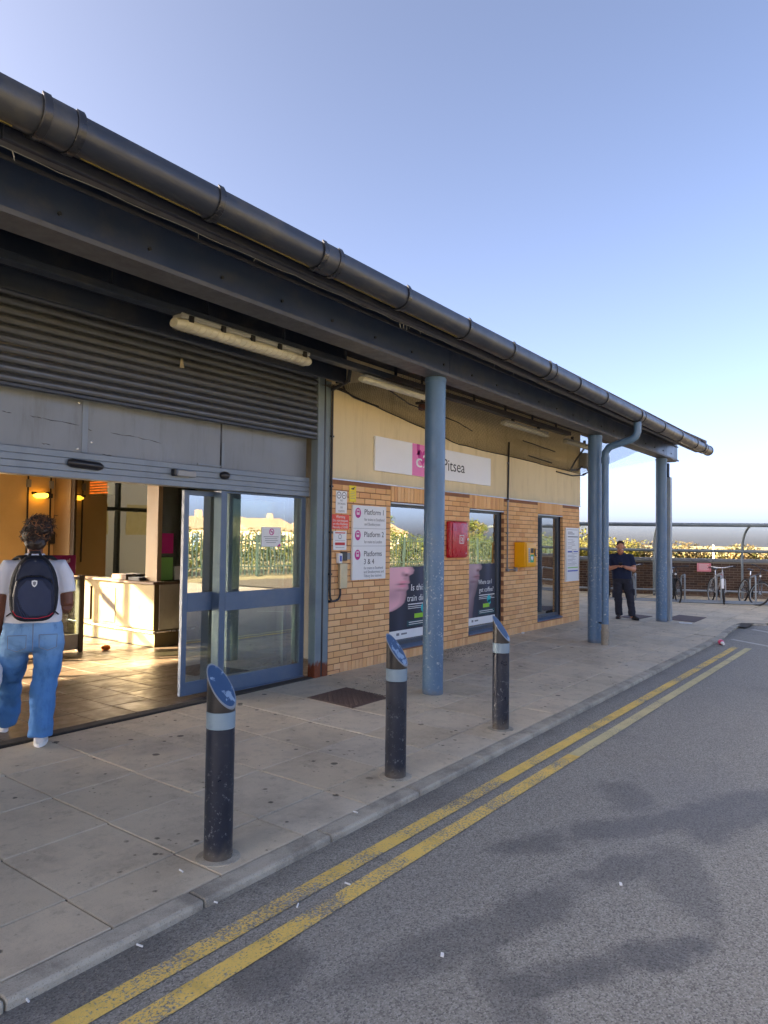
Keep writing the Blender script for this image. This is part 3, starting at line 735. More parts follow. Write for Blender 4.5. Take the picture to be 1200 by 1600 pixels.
# ticket office
MB().box(6.5, 9.05, HF, 6.575, 9.33, 3.14).build('office_post', M['postcream'], B); MB().box(6.5, 11.47, HF, 6.62, 11.99, 3.14).build('office_post', M['postcream'], B)
to = MB(); to.box(6.52, 9.33, 2.75, 6.6, 11.47, 3.14); to.box(6.575, 9.07, 2.75, 7.19, 9.14, 3.14); to.box(6.51, 11.36, 1.0, 6.57, 11.465, 2.75); to.build('office_head', M['counterdark'], B)
MB().box(6.53, 9.335, 1.0, 6.538, 11.36, 2.745).build('ticket_window', M['ticketglass'], B)
MB().box(6.58, 9.09, 1.0, 7.19, 9.098, 2.745).build('front_window', M['ticketglass'], B)
oi = MB(); oi.box(9.0, 9.15, 0, 9.1, 12, 3.1); oi.box(6.65, 11.9, 0, 9.0, 12.0, 3.1); oi.box(6.62, 9.15, 3.0, 9.0, 11.9, 3.1); oi.box(7.2, 9.05, 0, 9.0, 9.14, 3.1); oi.build('office_wall', M['officewall'], B)
ct = thing('ticket_counter', 'long steel faced ticket counter with brown worktop inside the hall', 'counter', (6.6, 10, HF))
c1 = MB(); c1.box(6.40, 8.96, .30, 6.49, 9.93, .965); c1.build('side_panel', M['counter'], ct, bevel=.006)
c1 = MB(); c1.box(6.492, 8.96, .30, 7.19, 9.04, .965); c1.build('front_panel', M['stainless'], ct, bevel=.006)
c1 = MB(); c1.box(6.45, 9.0, HF, 6.5, 9.9, .292); c1.box(6.502, 9.0, HF, 7.19, 9.05, .292); c1.box(6.5, 9.94, HF, 6.56, 11.45, .25); c1.build('plinth', M['counter'], ct)
c1 = MB()
c1.box(6.50, 9.94, .25, 6.55, 11.45, .965); c1.build('back_panel', M['counter'], ct)
for (a, b) in ((10.05, 10.42), (10.75, 11.2)):
    MB().box(6.47, a, .33, 6.4995, b, .86).build('dark_panel', M['counterdark'], ct, bevel=.004)  # plain dark slabs standing proud of the counter back panel
c1 = MB(); c1.box(6.34, 8.90, .968, 6.52, 9.98, 1.01); c1.box(6.521, 8.90, .968, 7.19, 9.06, 1.01); c1.box(6.42, 9.981, .968, 6.52, 11.45, 1.01); c1.build('worktop', M['countertop'], ct, bevel=.008)
c1 = MB(); c1.tube([(7.19, 8.91, .28), (6.35, 8.91, .28), (6.35, 9.98, .28), (6.44, 11.4, .28)], .014, 8); c1.build('kick_rail', M['chrome'], ct)
st = MB()
for q in range(5): st.box(6.36+random.uniform(-.01, .01), 9.62, 1.0125+q*.016, 6.50+random.uniform(-.01, .01), 9.98+random.uniform(-.02, .02), 1.0265+q*.016)
tag(st.build('leaflet_stack', M['countertop']), 'low stack of brown leaflets lying on the ticket counter', 'leaflets')
st = MB()
for q in range(3): st.box(6.38, 9.30+.01*q, 1.0125+q*.016, 6.50, 9.58, 1.0265+q*.016)
tag(st.build('leaflet_stack', M['black']), 'dark flat pile beside the brown leaflets on the counter', 'leaflets')
# amber board added behind the ticket glass in place of a reflected departure board
t = thing('reflected_board', 'black board with amber lines behind the ticket glass standing in for a departure board reflection', 'display', (6.75, 11.0, 2.5))
MB().box(6.72, 10.55, 2.34, 6.80, 11.33, 2.62).build('case', M['black'], t, bevel=.008)
ld = MB()
for r in range(5):
    zz = 2.565-r*.045; yy = 11.26
    random.seed(20+r)
    while yy > 10.72+.05*(r % 2):
        wd = random.choice((.012, .02, .028)); ld.box(6.716, yy-wd, zz-.010, 6.7195, yy, zz+.010); yy -= wd+random.choice((.008, .008, .02))
ld.build('amber_text', M['led'], t, kind='stuff'); random.seed(31)
# posters in the front ticket window
pb = MB().box(6.57, 9.075, 1.42, 6.80, 9.08, 1.72).build('notice', M['magenta']); tag(pb, 'magenta notice upright in the front ticket window', 'notice')
pb = MB().box(6.56, 9.076, 1.02, 6.80, 9.081, 1.36).build('notice', M['greenink']); tag(pb, 'pale green notice low in the front ticket window', 'notice')
pb = MB().box(6.84, 9.076, 1.02, 7.02, 9.081, 1.22).build('notice', M['paper']); tag(pb, 'small white notice low beside the pale green one', 'notice')
# wall lamp and trunking on the ochre wall
t = thing('wall_lamp', 'small wall lamp glowing amber on the ochre wall', 'lamp', (6.4, 11.97, 2.34))
MB().box(6.33, 11.90, 2.30, 6.43, 11.997, 2.38).build('bracket', M['black'], t, bevel=.01)
MB().tube([(6.33, 11.90, 2.345), (6.28, 11.89, 2.338), (6.14, 11.89, 2.33), (6.08, 11.89, 2.33)], [.03, .045, .045, .015], 12, ry=[.02, .028, .028, .01]).build('shade', M['lampglow'], t, smooth=True)
MB().tube([(6.36, 11.90, 2.385), (6.05, 11.89, 2.368)], .022, 8, ry=.01).build('hood', M['black'], t)
for xx, lb in ((6.04, 'left dark cable run with junction box on the ochre wall'), (6.43, 'right dark cable run above the amber wall lamp')):
    t = thing('cable_run', lb, 'cable', (xx, 11.99, 1.5))
    MB().box(xx-.012, 11.985, 1.2, xx+.012, 11.998, 3.0).build('trunking', M['cable'], t)
    MB().box(xx-.04, 11.95, 2.47, xx+.035, 11.984, 2.60).build('junction_box', M['grey_plastic'], t, bevel=.006)
t = thing('card_reader', 'small black wall box beside the cream door post', 'box', (6.5, 11.97, 1.6))
MB().box(6.42, 11.93, 1.52, 6.56, 11.997, 1.73).build('case', M['black'], t, bevel=.012)
tag(MB().box(6.39, 11.985, 1.50, 6.60, 11.9985, 1.512).build('shelf', M['postcream'], t), None)
# glass barrier
t = thing('barrier_gate', 'low glass barrier with grey metal posts inside the hall', 'barrier', (5.4, 9.45, HF))
b = MB(); b.box(5.51, 9.42, HF, 5.59, 9.50, 1.12); b.build('post', M['counterdark'], t, bevel=.01)
b = MB(); b.box(4.55, 9.42, HF, 4.63, 9.50, 1.12); b.build('post', M['counterdark'], t, bevel=.01)
b = MB(); b.box(4.632, 9.43, HF+.04, 5.508, 9.49, .30); b.box(4.632, 9.44, 1.06, 5.508, 9.48, 1.10); b.build('frame', M['alu'], t)
MB().box(4.632, 9.456, .302, 5.508, 9.464, 1.058).build('pane', M['doorglass'], t)
t = thing('purple_sign', 'purple sign plate standing on the glass barrier', 'sign', (5.35, 9.46, 1.1))
MB().box(4.95, 9.45, 1.13, 5.46, 9.47, 1.40).build('plate', M['plum'], t, bevel=.004); MB().box(5.28, 9.455, 1.101, 5.32, 9.465, 1.13).build('foot', M['alu'], t)
text('lettering', 'nel', (5.29, 9.4488, 1.30), .075, M['whiteink'], t); text('lettering', 'et', (5.31, 9.4488, 1.19), .075, M['whiteink'], t)
b = MB(); random.seed(4)
b.ell((0, 0, .03), .07, .05, .035, 10, 6); b.v = [(x+random.uniform(-.012, .012)+5.86, y+random.uniform(-.012, .012)+9.3, z+HF+random.uniform(0, .01)) for x, y, z in b.v]
tag(b.build('litter_packet', M['orange']), 'crumpled orange and dark packet on the floor by the counter', 'litter')
random.seed(9)

# ------------------------------------------------------------------ canopy
CN = thing('entrance_canopy', 'blue grey steel canopy with round posts along the station front', 'canopy', (9, 4.3, 0))
PIL = [(6.565, 4.24, 3.44), (11.562, 4.322, 3.43), (15.566, 4.388, 3.44)]
PILR = .112
for i, (x, y, zt) in enumerate(PIL):
    z0 = gz(y)
    MB().cyl((x, y), PILR, z0-.02, zt, 40).build('post', M['pillar'], CN, smooth=True)
    MB().cyl((x, y), PILR+.006, zt-.05, zt-.012, 40).build('post_collar', M['pillar'], CN, smooth=True)
for j in (1.32, ):
    MB().cyl(PIL[2][:2], PILR+.003, j, j+.02, 40).build('post_band', M['pillar'], CN, smooth=True)
# square downpipe behind the last post
x, y, _ = PIL[2]
MB().box(x+.10, y-.16, .0, x+.22, y-.04, 3.05).build('square_pipe', M['galv'], CN, bevel=.01)
bk_ = MB(); bk_.box(x+.13, y-.12, 3.051, x+.20, y-.05, 3.35); bk_.build('bracket', M['steel_dark'], CN, bevel=.01)
# box beam on the posts
BX0, BX1 = -12, 16.34
def slant(b, x0, x1, y0, y1, z0, z1, mat, name, bevel=0):
    rings = []
    for xx in (x0, x1):
        o_ = off(xx); rings.append([(xx, y0+o_, z0), (xx, y1+o_, z0), (xx, y1+o_, z1), (xx, y0+o_, z1)])
    b.loft(rings); return b.build(name, mat, CN, bevel=bevel)
joints = [BX0, -3.4, 1.6, 6.63, 11.6, 15.42, BX1]
for a, c in zip(joints[:-1], joints[1:]):
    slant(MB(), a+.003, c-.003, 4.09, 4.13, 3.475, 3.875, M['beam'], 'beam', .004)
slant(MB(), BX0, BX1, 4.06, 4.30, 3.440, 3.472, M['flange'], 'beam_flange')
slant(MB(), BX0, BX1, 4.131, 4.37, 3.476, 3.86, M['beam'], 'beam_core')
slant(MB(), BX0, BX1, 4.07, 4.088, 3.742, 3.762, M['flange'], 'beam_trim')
bo = MB()
for xx in [i*.62+.3 for i in range(26)]:
    for zz in (3.56,):
        yy = 4.09+off(xx); bo.tube([(xx, yy-.012, zz), (xx, yy+.002, zz)], .013, 8)
bo.build('beam_bolt', M['black'], CN, kind='stuff')
MB().box(16.25, 4.30, 3.43, 16.36, 4.62, 3.74).build('beam_end_box', M['panel'], CN, bevel=.006)
# soffit under the eaves, boarded
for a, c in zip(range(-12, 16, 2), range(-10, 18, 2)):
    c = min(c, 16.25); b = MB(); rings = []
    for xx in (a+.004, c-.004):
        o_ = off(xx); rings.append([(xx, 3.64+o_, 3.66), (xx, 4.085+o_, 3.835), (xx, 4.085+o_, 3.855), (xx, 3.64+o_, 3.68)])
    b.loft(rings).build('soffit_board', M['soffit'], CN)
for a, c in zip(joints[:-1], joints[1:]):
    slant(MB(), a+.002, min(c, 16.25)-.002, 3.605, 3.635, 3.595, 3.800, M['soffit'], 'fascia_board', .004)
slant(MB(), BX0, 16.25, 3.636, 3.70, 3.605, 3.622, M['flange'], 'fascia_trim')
bbd = MB(); bbd.poly([(16.18, 3.64, 3.66), (16.18, 3.64, 3.84), (16.18, 10.5, 7.6), (16.18, 10.5, 7.42), (16.18, 5.2, 4.36), (16.18, 4.3, 3.88), (16.18, 4.26, 3.80)], (.05, 0, 0)); bbd.build('barge_board', M['soffit'], CN)
# inner soffit between beam and wall
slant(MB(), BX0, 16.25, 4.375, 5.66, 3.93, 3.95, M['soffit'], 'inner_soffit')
MB().box(BX0, 4.75, 3.47, 11.6, 4.86, 3.53).build('cable_tray', M['steel_dark'], CN, bevel=.004)
for xx in [i*.9-6 for i in range(20)]: MB().box(xx-.008, 4.79, 3.53, xx+.008, 4.82, 3.935).build('tray_hanger', M['steel_dark'], CN)
# roof board edge right of the last post
# gutter
def gz_t(xx): return 3.805-.0045*(xx-2)
R_G = .105
def gring(xx, r, open_=True):
    yc, zc = 3.495+off(xx), gz_t(xx)-r*.80
    return yc, zc
gb = MB(); rings = []; nn = 20
for xx in (-12, 0, 4, 8, 12, 16.45):
    yc, zc = gring(xx, R_G); ring = []
    for k in range(nn+1):
        a = radians(35)-radians(250)*k/nn
        ring.append((xx, yc-R_G*cos(a) if False else yc+R_G*cos(pi-a), zc+R_G*sin(a)))
    for k in range(nn, -1, -1):
        a = radians(35)-radians(250)*k/nn; ri = R_G-.006
        ring.append((xx, yc+ri*cos(pi-a), zc+ri*sin(a)))
    rings.append(ring)
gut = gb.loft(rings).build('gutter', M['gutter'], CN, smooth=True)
def band(x0, x1, r, name='gutter_clip', mat='gutter_seal'):
    rings = []
    for xx in (x0, x1):
        yc, zc = gring(xx, R_G); ring = []
        for k in range(17):
            a = radians(42)-radians(255)*k/16; ring.append((xx, yc+r*cos(pi-a), zc+r*sin(a)))
        for k in range(16, -1, -1):
            a = radians(42)-radians(255)*k/16; ring.append((xx, yc+(R_G+.001)*cos(pi-a), zc+(R_G+.001)*sin(a)))
        rings.append(ring)
    MB().loft(rings).build(name, M[mat], gut, smooth=True, bevel=.002)
for xx in (-1.2, -.2, .8, 2.80, 4.82, 5.86, 6.82, 8.72, 9.75, 12.7, 13.9, 15.1):
    band(xx-.022, xx+.022, R_G+.012)
for xx in (1.80, 3.84, 7.86, 11.45, 15.9):
    band(xx-.11, xx-.065, R_G+.014); band(xx+.065, xx+.11, R_G+.014); band(xx-.064, xx+.064, R_G+.007, 'gutter_union', 'gutter')
yc, zc = gring(16.45, R_G)
MB().tube([(16.44, yc, zc), (16.47, yc, zc)], R_G+.008, 24).build('gutter_end_cap', M['gutter_seal'], gut, smooth=True)
for (a, c) in ((-2, 1.6), (1.95, 2.72), (2.86, 3.7), (3.98, 4.76), (4.9, 5.8)):
    P = []
    for q in range(13):
        xx = a+(c-a)*q/12; yc, zc = gring(xx, R_G); P.append((xx, yc+.012, zc-R_G-.0005))
    MB().tube(P, [.003+.003*random.random() for _ in P], 5).build('moss_streak', M['moss'], gut, kind='stuff')
cw = MB(); P = []
for q in range(120):
    xx = -1+q*.14; P.append((xx, 3.70+off(xx), 3.600+.004*sin(q*1.7)+random.uniform(-.002, .002)))
cw.tube(P, .0018, 4)
for q in range(14): xx = random.uniform(-.5, 9); cw.tube([(xx, 3.70+off(xx), 3.60), (xx+random.uniform(-.02, .02), 3.70+off(xx), 3.60-random.uniform(.02, .05))], .0022, 4)
cw.build('cobweb', M['grey_plastic'], CN, kind='stuff')
# downpipe with swan neck
X0 = 11.43; yg = gring(X0, R_G)[0]
yp = 4.10
zt0 = gz_t(X0)-2*R_G+.02
pts = [(X0, yg, zt0), (X0, yg, 3.42), (X0, yg+.03, 3.345), (X0, yg+.10, 3.30), (X0, yp-.16, 3.235), (X0, yp-.06, 3.20), (X0, yp, 3.12), (X0, yp, 3.04)]
dp = MB().tube(pts, .058, 16, hint=(1, 0, 0)).build('downpipe', M['pillar'], CN, smooth=True)
MB().cyl((X0, yp), .066, 2.94, 3.05, 24).build('pipe_socket', M['pillar'], dp, smooth=True)
MB().cyl((X0, yp), .055, .30, 2.94, 24).build('pipe_shaft', M['pillar'], dp, smooth=True)
MB().cyl((X0, yp), .060, 1.40, 1.43, 24).build('pipe_band', M['pillar'], dp, smooth=True)
MB().lathe((X0, yp, gz(yp)), [(.062, -.02), (.062, .17), (.066, .18), (.066, .23), (.058, .24), (.058, .33)], 24).build('pipe_shoe', M['stone'], dp, smooth=True)
MB().tube([(X0+.0, yp, .36), (11.562, 4.322, .36)], .012, 8).build('pipe_strap', M['black'], dp)
# bird net
net = MB()
def netpt(xx, t):       # t: 0 at the wall, 1 at the beam
    zw = 3.49 if xx < 6.6 else (3.49-(xx-6.6)*.124 if xx < 9.4 else 3.14-(xx-9.4)*.013)
    zb = 3.46; sag = -.03*sin(pi*t)
    return Vector((xx, WY-.02+(4.38+off(xx)-WY)*t, zw+(zb-zw)*t+sag))
for k in range(0, 41):
    t = k/40; P = [netpt(6.3+.4*i, t) for i in range(21)]
    net.tube(P, .0021, 3, cap=False)
for i in range(0, 170):
    xx = 6.3+i*.0475; net.tube([netpt(xx, t) for t in (0, .25, .5, .75, 1)], .0016, 3, cap=False)
net.build('bird_net', M['netcord'], CN, kind='stuff')
nc = MB(); P = [netpt(6.52+.196*i, 0)+Vector((0, -.004, random.uniform(-.006, .006))) for i in range(41)]
nc.tube(P, .007, 6); nc.build('net_cord', M['cable'], CN)
b = MB(); b.tube([(6.3, 4.95, 3.5), (7.3, 5.1, 3.36), (8.6, 5.2, 3.33), (9.3, 5.35, 3.3)], .008, 6); b.tube([(10.9, 5.3, 3.34), (12.0, 5.33, 3.31), (12.2, 5.3, 3.29)], .01, 6); b.build('loose_wire', M['cable'], CN)
# glazed verge beyond the end wall
vg = MB(); vg.add([(14.40, 5.66, 3.07), (16.30, 4.62, 3.50), (16.30, 4.62, 3.72), (14.40, 5.66, 3.75)], [(0, 1, 2, 3)])
vg.add([(14.40, 5.69, 3.07), (16.30, 4.65, 3.50), (16.30, 4.65, 3.72), (14.40, 5.69, 3.75)], [(3, 2, 1, 0)])
vg.build('verge_net', M['polycarb'], CN)
# ------------------------------------------------------------------ roller shutter and automatic doors
T = thing('roller_shutter', 'half lowered ribbed roller shutter above the glass entrance doors', 'shutter', (4, 5.72, 2.87))
prof = []
SZ0, NL, PH = 2.868, 12, .076
for i in range(NL):
    z0 = SZ0+i*PH; x0, x1 = (.2, 6.262)
    b = MB(); rings = []
    for xx in (x0, x1):
        r = [(xx, WY+.028, z0+.002), (xx, WY+.006, z0+.010), (xx, WY-.004, z0+.028), (xx, WY-.004, z0+.044), (xx, WY+.008, z0+.060), (xx, WY+.026, z0+.070), (xx, WY+.032, z0+PH), (xx, WY+.042, z0+PH), (xx, WY+.042, z0+.002)]
        rings.append(r)
    b.loft(rings).build('lath', M['shutter'], T)
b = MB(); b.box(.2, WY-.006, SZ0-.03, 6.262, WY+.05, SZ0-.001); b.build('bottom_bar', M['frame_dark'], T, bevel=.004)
b = MB(); b.box(6.264, WY-.012, -.02+gz(WY), 6.372, WY+.10, 3.62); b.build('guide_rail', M['rust'], T, bevel=.006)
b = MB(); b.box(6.374, WY-.004, -.02+gz(WY), 6.40, WY+.10, 3.62); b.build('guide_groove', M['black'], T)
b = MB(); b.box(6.402, WY-.012, -.02+gz(WY), 6.494, WY+.10, 3.56); b.build('guide_rail', M['rust'], T, bevel=.006)
b = MB(); b.box(.12, WY-.012, -.02+gz(WY), .2, WY+.10, 3.62); b.build('guide_rail', M['rust'], T, bevel=.006)
b = MB(); b.box(.2, 5.30, 3.63, 6.318, 5.72, 3.925); b.build('shutter_housing', M['steel_dark'], T, bevel=.006)
b = MB(); b.box(.2, 5.30, 3.46, 6.318, 5.33, 3.628); b.build('housing_apron', M['steel_dark'], T, bevel=.004)

T = thing('automatic_door', 'blue grey framed sliding glass doors standing open below grey panels', 'door', (4, 5.9, .05))
PY_ = 5.86
for (a, c) in ((.22, 3.412), (3.416, 4.952), (4.972, 6.262)):
    MB().box(a, PY_, 2.395, c, PY_+.03, 3.05).build('transom_panel', M['panel'], T, bevel=.004)
MB().box(3.405, PY_-.006, 2.40, 3.46, PY_-.0006, 3.0).build('cover_strip', M['header'], T, bevel=.002)
MB().box(4.953, PY_+.004, 2.40, 4.971, PY_+.02, 3.0).build('panel_gap', M['black'], T)
b = MB(); b.box(4.965, PY_-.012, 2.42, 4.995, PY_-.0006, 2.66); b.box(4.66, PY_-.010, 2.405, 4.955, PY_-.0006, 2.42); b.build('trim_strip', M['header'], T)
sc = MB()
for (x0, z0, x1, z1) in ((2.72, 2.66, 2.80, 2.655), (2.95, 2.655, 3.05, 2.65), (3.05, 2.65, 3.38, 2.635), (3.44, 2.62, 3.50, 2.60), (3.68, 2.605, 3.95, 2.60), (3.95, 2.60, 4.22, 2.575), (3.05, 2.44, 3.13, 2.437), (3.60, 2.405, 3.70, 2.402)):
    P = [(x0+(x1-x0)*t, PY_-.001, z0+(z1-z0)*t+.003*sin(9*t+x0*7)+random.uniform(-.002, .002)) for t in (0, .25, .5, .75, 1)]; sc.tube(P, [.0006, .003, .0012, .0034, .0006], 4)
sc.build('scuff_mark', M['black'], T, kind='stuff')
rv_ = MB()
for (xx, zz) in ((3.37, 2.83), (3.37, 2.43), (3.50, 2.50)): rv_.ell((xx, PY_-.002, zz), .010, .004, .010, 8, 6)
rv_.build('rivet', M['chrome'], T)
for i in range(4):
    z0 = 2.166+i*.0565; MB().box(.22, 5.80+.004*(i % 2), z0, 6.262, 5.95, z0+.0545).build('header_rail', M['header'], T, bevel=.004)
b = MB(); P = [(3.25, 5.795, 2.295), (3.275, 5.787, 2.294), (3.53, 5.787, 2.284), (3.56, 5.795, 2.283)]
b.tube(P, [.025, .038, .038, .025], 14, hint=(0, 0, 1), ry=[.03, .045, .045, .03]); b.build('motion_sensor', M['black'], T, smooth=True)
b = MB(); b.box(4.30, 5.735, 2.265, 4.335, 5.799, 2.327); b.box(4.336, 5.742, 2.262, 4.56, 5.799, 2.322)
sn = b.build('presence_sensor', M['grey_plastic'], T, bevel=.008); MB().box(4.297, 5.733, 2.262, 4.33, 5.7985, 2.33).build('end_cap', M['black'], sn, bevel=.008)
MB().ell((4.955, 5.785, 2.315), .062, .05, .042, 16, 10).build('dome_sensor', M['black'], T, smooth=True)
def leafframe(name, x0, x1, y0, z0, z1, mr, st=.055, bot=.11, top=.05, mid=True, sheen='doorglass', right=None):
    right = right or st
    b = MB(); y1 = y0+.045
    b.box(x0, y0, z0, x0+st, y1, z1); b.box(x1-right, y0, z0, x1, y1, z1)
    b.box(x0+st, y0+.001, z1-top, x1-right, y1-.001, z1); b.box(x0+st, y0+.001, z0, x1-right, y1-.001, z0+bot)
    if mid: b.box(x0+st, y0+.0005, mr[0], x1-right, y1-.0005, mr[1])
    o = b.build(name, M['frame'], T, bevel=.003)
    zs = [(z0+bot, mr[0]), (mr[1], z1-top)] if mid else [(z0+bot, z1-top)]
    for a, c in zs: MB().box(x0+st+.001, y0+.018, a+.001, x1-right-.001, y0+.026, c-.001).build('pane', M[sheen], o)
    return o
leafframe('door_leaf', 4.585, 5.14, 5.955, .075, 2.15, (.915, 1.105), .062, .13)
leafframe('fixed_screen', 5.022, 6.255, 5.85, .065, 2.162, (.905, 1.098), .03, .15, .02, right=.07)
pst = MB(); pst.box(4.955, 5.83, .055, 5.02, 5.948, 2.162); pst.build('door_post', M['frame'], T, bevel=.004)
leafframe('parked_leaf', 5.24, 6.15, 6.03, .075, 2.15, (.915, 1.105), .055, .13)
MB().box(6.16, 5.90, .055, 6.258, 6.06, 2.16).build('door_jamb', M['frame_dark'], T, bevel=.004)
MB().box(4.99, 5.835, .045, 6.258, 5.95, .064).build('door_track', M['frame'], T, bevel=.003)
MB().box(.25, 5.83, .055, .32, 5.948, 2.162).build('door_post', M['frame'], T, bevel=.004)
leafframe('fixed_screen', .322, 1.50, 5.85, .065, 2.162, (.905, 1.098), .03, .15, .02, right=.07)
leafframe('door_leaf', 1.36, 1.95, 5.955, .075, 2.15, (.915, 1.105), .062, .13)

# a paper tag hanging from the shutter, notice on the glass
t = thing('hanging_tag', 'small pale paper tag hanging from the roller shutter', 'tag', (4.255, 5.62, 3.36))
MB().tube([(4.262, 5.67, 3.45), (4.258, 5.63, 3.40)], .003, 5).build('string', M['cable'], t)
b = MB(); b.poly([(4.235, 5.615, 3.28), (4.29, 5.62, 3.285), (4.27, 5.62, 3.375), (4.245, 5.615, 3.37)], (0, .004, 0)); b.build('card', M['stainless'], t)
t = thing('door_notice', 'white no smoking notice with pink ring stuck on the door glass', 'notice', (5.71, 5.86, 1.68))
MB().box(5.565, 5.862, 1.577, 5.858, 5.8675, 1.795).build('sheet', M['paper'], t)
def ring(b, cx, y, cz, r0, r1, n=28):
    a = [(cx+r1*cos(2*pi*k/n), y, cz+r1*sin(2*pi*k/n)) for k in range(n)]; c = [(cx+r0*cos(2*pi*k/n), y, cz+r0*sin(2*pi*k/n)) for k in range(n)]
    a2 = [(p[0], y+.0008, p[2]) for p in a]; c2 = [(p[0], y+.0008, p[2]) for p in c]
    return b.loft([a, c, c2, a2], cap=False, closed=True)
def disc(b, cx, y, cz, rx, rz, n=24): return b.poly([(cx+rx*cos(2*pi*k/n), y, cz+rz*sin(2*pi*k/n)) for k in range(n)], (0, .0008, 0))
b = MB(); ring(b, 5.715, 5.8608, 1.742, .028, .038); b.poly([(5.688, 5.8606, 1.765), (5.694, 5.8606, 1.771), (5.742, 5.8606, 1.719), (5.736, 5.8606, 1.713)], (0, .0008, 0)); b.build('no_smoking_ring', M['magenta'], t)
b = MB(); b.box(5.697, 5.8608, 1.738, 5.735, 5.8616, 1.746); b.build('cigarette_mark', M['ink'], t)
b = MB(); b.poly([(5.80, 5.8608, 1.578), (5.857, 5.8608, 1.578), (5.857, 5.8608, 1.612), (5.83, 5.8608, 1.60)], (0, .0008, 0)); b.build('pink_corner', M['magenta'], t)
b = MB()
for i, (a, c) in enumerate(((.03, .26), (.05, .24), (.05, .25), (.07, .22))): b.box(5.565+a, 5.8608, 1.684-i*.022, 5.565+c, 5.8616, 1.690-i*.022)
b.build('print_line', M['greyink'], t, kind='stuff')

# ------------------------------------------------------------------ signs on the wall
t = thing('station_sign', 'long white station name sign with a pink square logo on the cream render', 'sign', (8.9, WY, 2.55))
MB().box(7.325, WY-.045, 2.560, 10.43, WY-.013, 3.012).build('board', M['white'], t, bevel=.004)
fy = WY-.0458
MB().box(8.165, fy, 2.562, 8.985, fy+.0006, 3.010).build('pink_square', M['pink'], t)
b = MB(); b.box(8.275, fy-.0008, 2.86, 8.345, fy-.0002, 3.010)
hp = []
for k in range(28):
    q = 2*pi*k/28; hx = 16*sin(q)**3; hz = 13*cos(q)-5*cos(2*q)-2*cos(3*q)-cos(4*q); hp.append((8.415+hx*.0078, fy-.0008, 2.842+hz*.0078))
b.poly(hp, (0, .0006, 0)); b.build('heart_logo', M['magenta'], t)
text('logo_lettering', 'c2c', (8.255, fy-.0012, 2.69), .27, M['whiteink'], t, width=.52)
text('logo_lettering', 'c2c', (8.262, fy-.0015, 2.69), .27, M['whiteink'], t, width=.52)
text('station_name', 'Pitsea', (8.97, fy-.0004, 2.705), .245, M['ink'], t, width=.62)

t = thing('platform_sign', 'tall white sign directing to platforms 1, 2 and 3 & 4', 'sign', (7.25, WY, 1.16))
MB().box(6.908, WY-.032, 1.159, 7.598, WY-.001, 2.098).build('board', M['white'], t, bevel=.004)
fy = WY-.0327
b = MB(); b.box(6.912, fy, 1.805, 7.594, fy+.0006, 1.809); b.box(6.912, fy, 1.583, 7.594, fy+.0006, 1.587); b.build('divider_line', M['greyink'], t)
for zc in (2.0, 1.72, 1.475):
    b = MB(); disc(b, 7.005, fy, zc, .058, .064); ic = b.build('train_symbol', M['magenta'], t)
    b = MB(); b.box(6.978, fy-.0007, zc-.022, 7.032, fy-.0001, zc+.042); b.build('carriage', M['whiteink'], ic)
    b = MB(); b.box(6.984, fy-.0014, zc+.004, 7.026, fy-.0008, zc+.03); b.box(6.988, fy-.0014, zc-.014, 6.998, fy-.0008, zc-.006); b.box(7.012, fy-.0014, zc-.014, 7.022, fy-.0008, zc-.006); b.build('carriage_mark', M['magenta'], ic)
for s_, z, sz, wd in (('Platform 1', 1.985, .098, .40), ('for trains to Southend', 1.905, .055, .42), ('and Shoeburyness', 1.845, .055, .33), ('Platform 2', 1.700, .098, .41), ('for trains to London', 1.62, .055, .37),
                      ('Platforms', 1.455, .098, .37), ('3 & 4', 1.355, .098, .21), ('for trains to Southend', 1.29, .05, .40), ('and Shoeburyness and', 1.24, .05, .42), ('Tilbury line stations', 1.19, .05, .37)):
    text('lettering', s_, (7.135, fy-.0002, z), sz, M['ink'] if sz > .06 else M['greyink'], t, width=wd)

def plate(name, label, x0, x1, z0, z1, mat, cat='notice', y=WY, th=.006):
    t = thing(name, label, cat, ((x0+x1)/2, y, z0)); MB().box(x0, y-th-.002, z0, x1, y-.002, z1).build('plate', M[mat], t, bevel=.002); return t, y-th-.0026
t, fy = plate('no_smoking_notice', 'narrow white no smoking or vaping notice at the top left of the bricks', 6.605, 6.815, 1.985, 2.258, 'white')
b = MB(); ring(b, 6.66, fy, 2.205, .034, .042); ring(b, 6.757, fy, 2.205, .034, .042); b.box(6.64, fy, 2.201, 6.68, fy+.0006, 2.208); b.box(6.737, fy, 2.201, 6.777, fy+.0006, 2.208); b.build('prohibition_ring', M['ink'], t)
for s_, z in (('NO', 2.13), ('SMOKING', 2.09), ('OR', 2.045), ('VAPING', 2.0)): text('lettering', s_, (6.71, fy-.0002, z), .034, M['greyink'], t, align='C')
t, fy = plate('yellow_notice', 'small yellow notice with a black camera symbol beside the no smoking notice', 6.858, 6.992, 2.135, 2.338, 'yellowsign')
b = MB(); b.box(6.895, fy, 2.288, 6.95, fy+.0006, 2.305); b.poly([(6.93, fy-.0002, 2.300), (6.965, fy-.0002, 2.312), (6.962, fy-.0002, 2.322), (6.92, fy-.0002, 2.308)], (0, .0005, 0)); b.build('camera_symbol', M['ink'], t)
b = MB()
for i in range(5): b.box(6.88, fy, 2.255-i*.02, 6.97-.012*(i % 2), fy+.0006, 2.260-i*.02)
b.build('print_line', M['greyink'], t, kind='stuff')
t, fy = plate('trespass_warning', 'red warning sign with white lettering under the no smoking notice', 6.525, 6.862, 1.788, 1.968, 'redsign', 'sign')
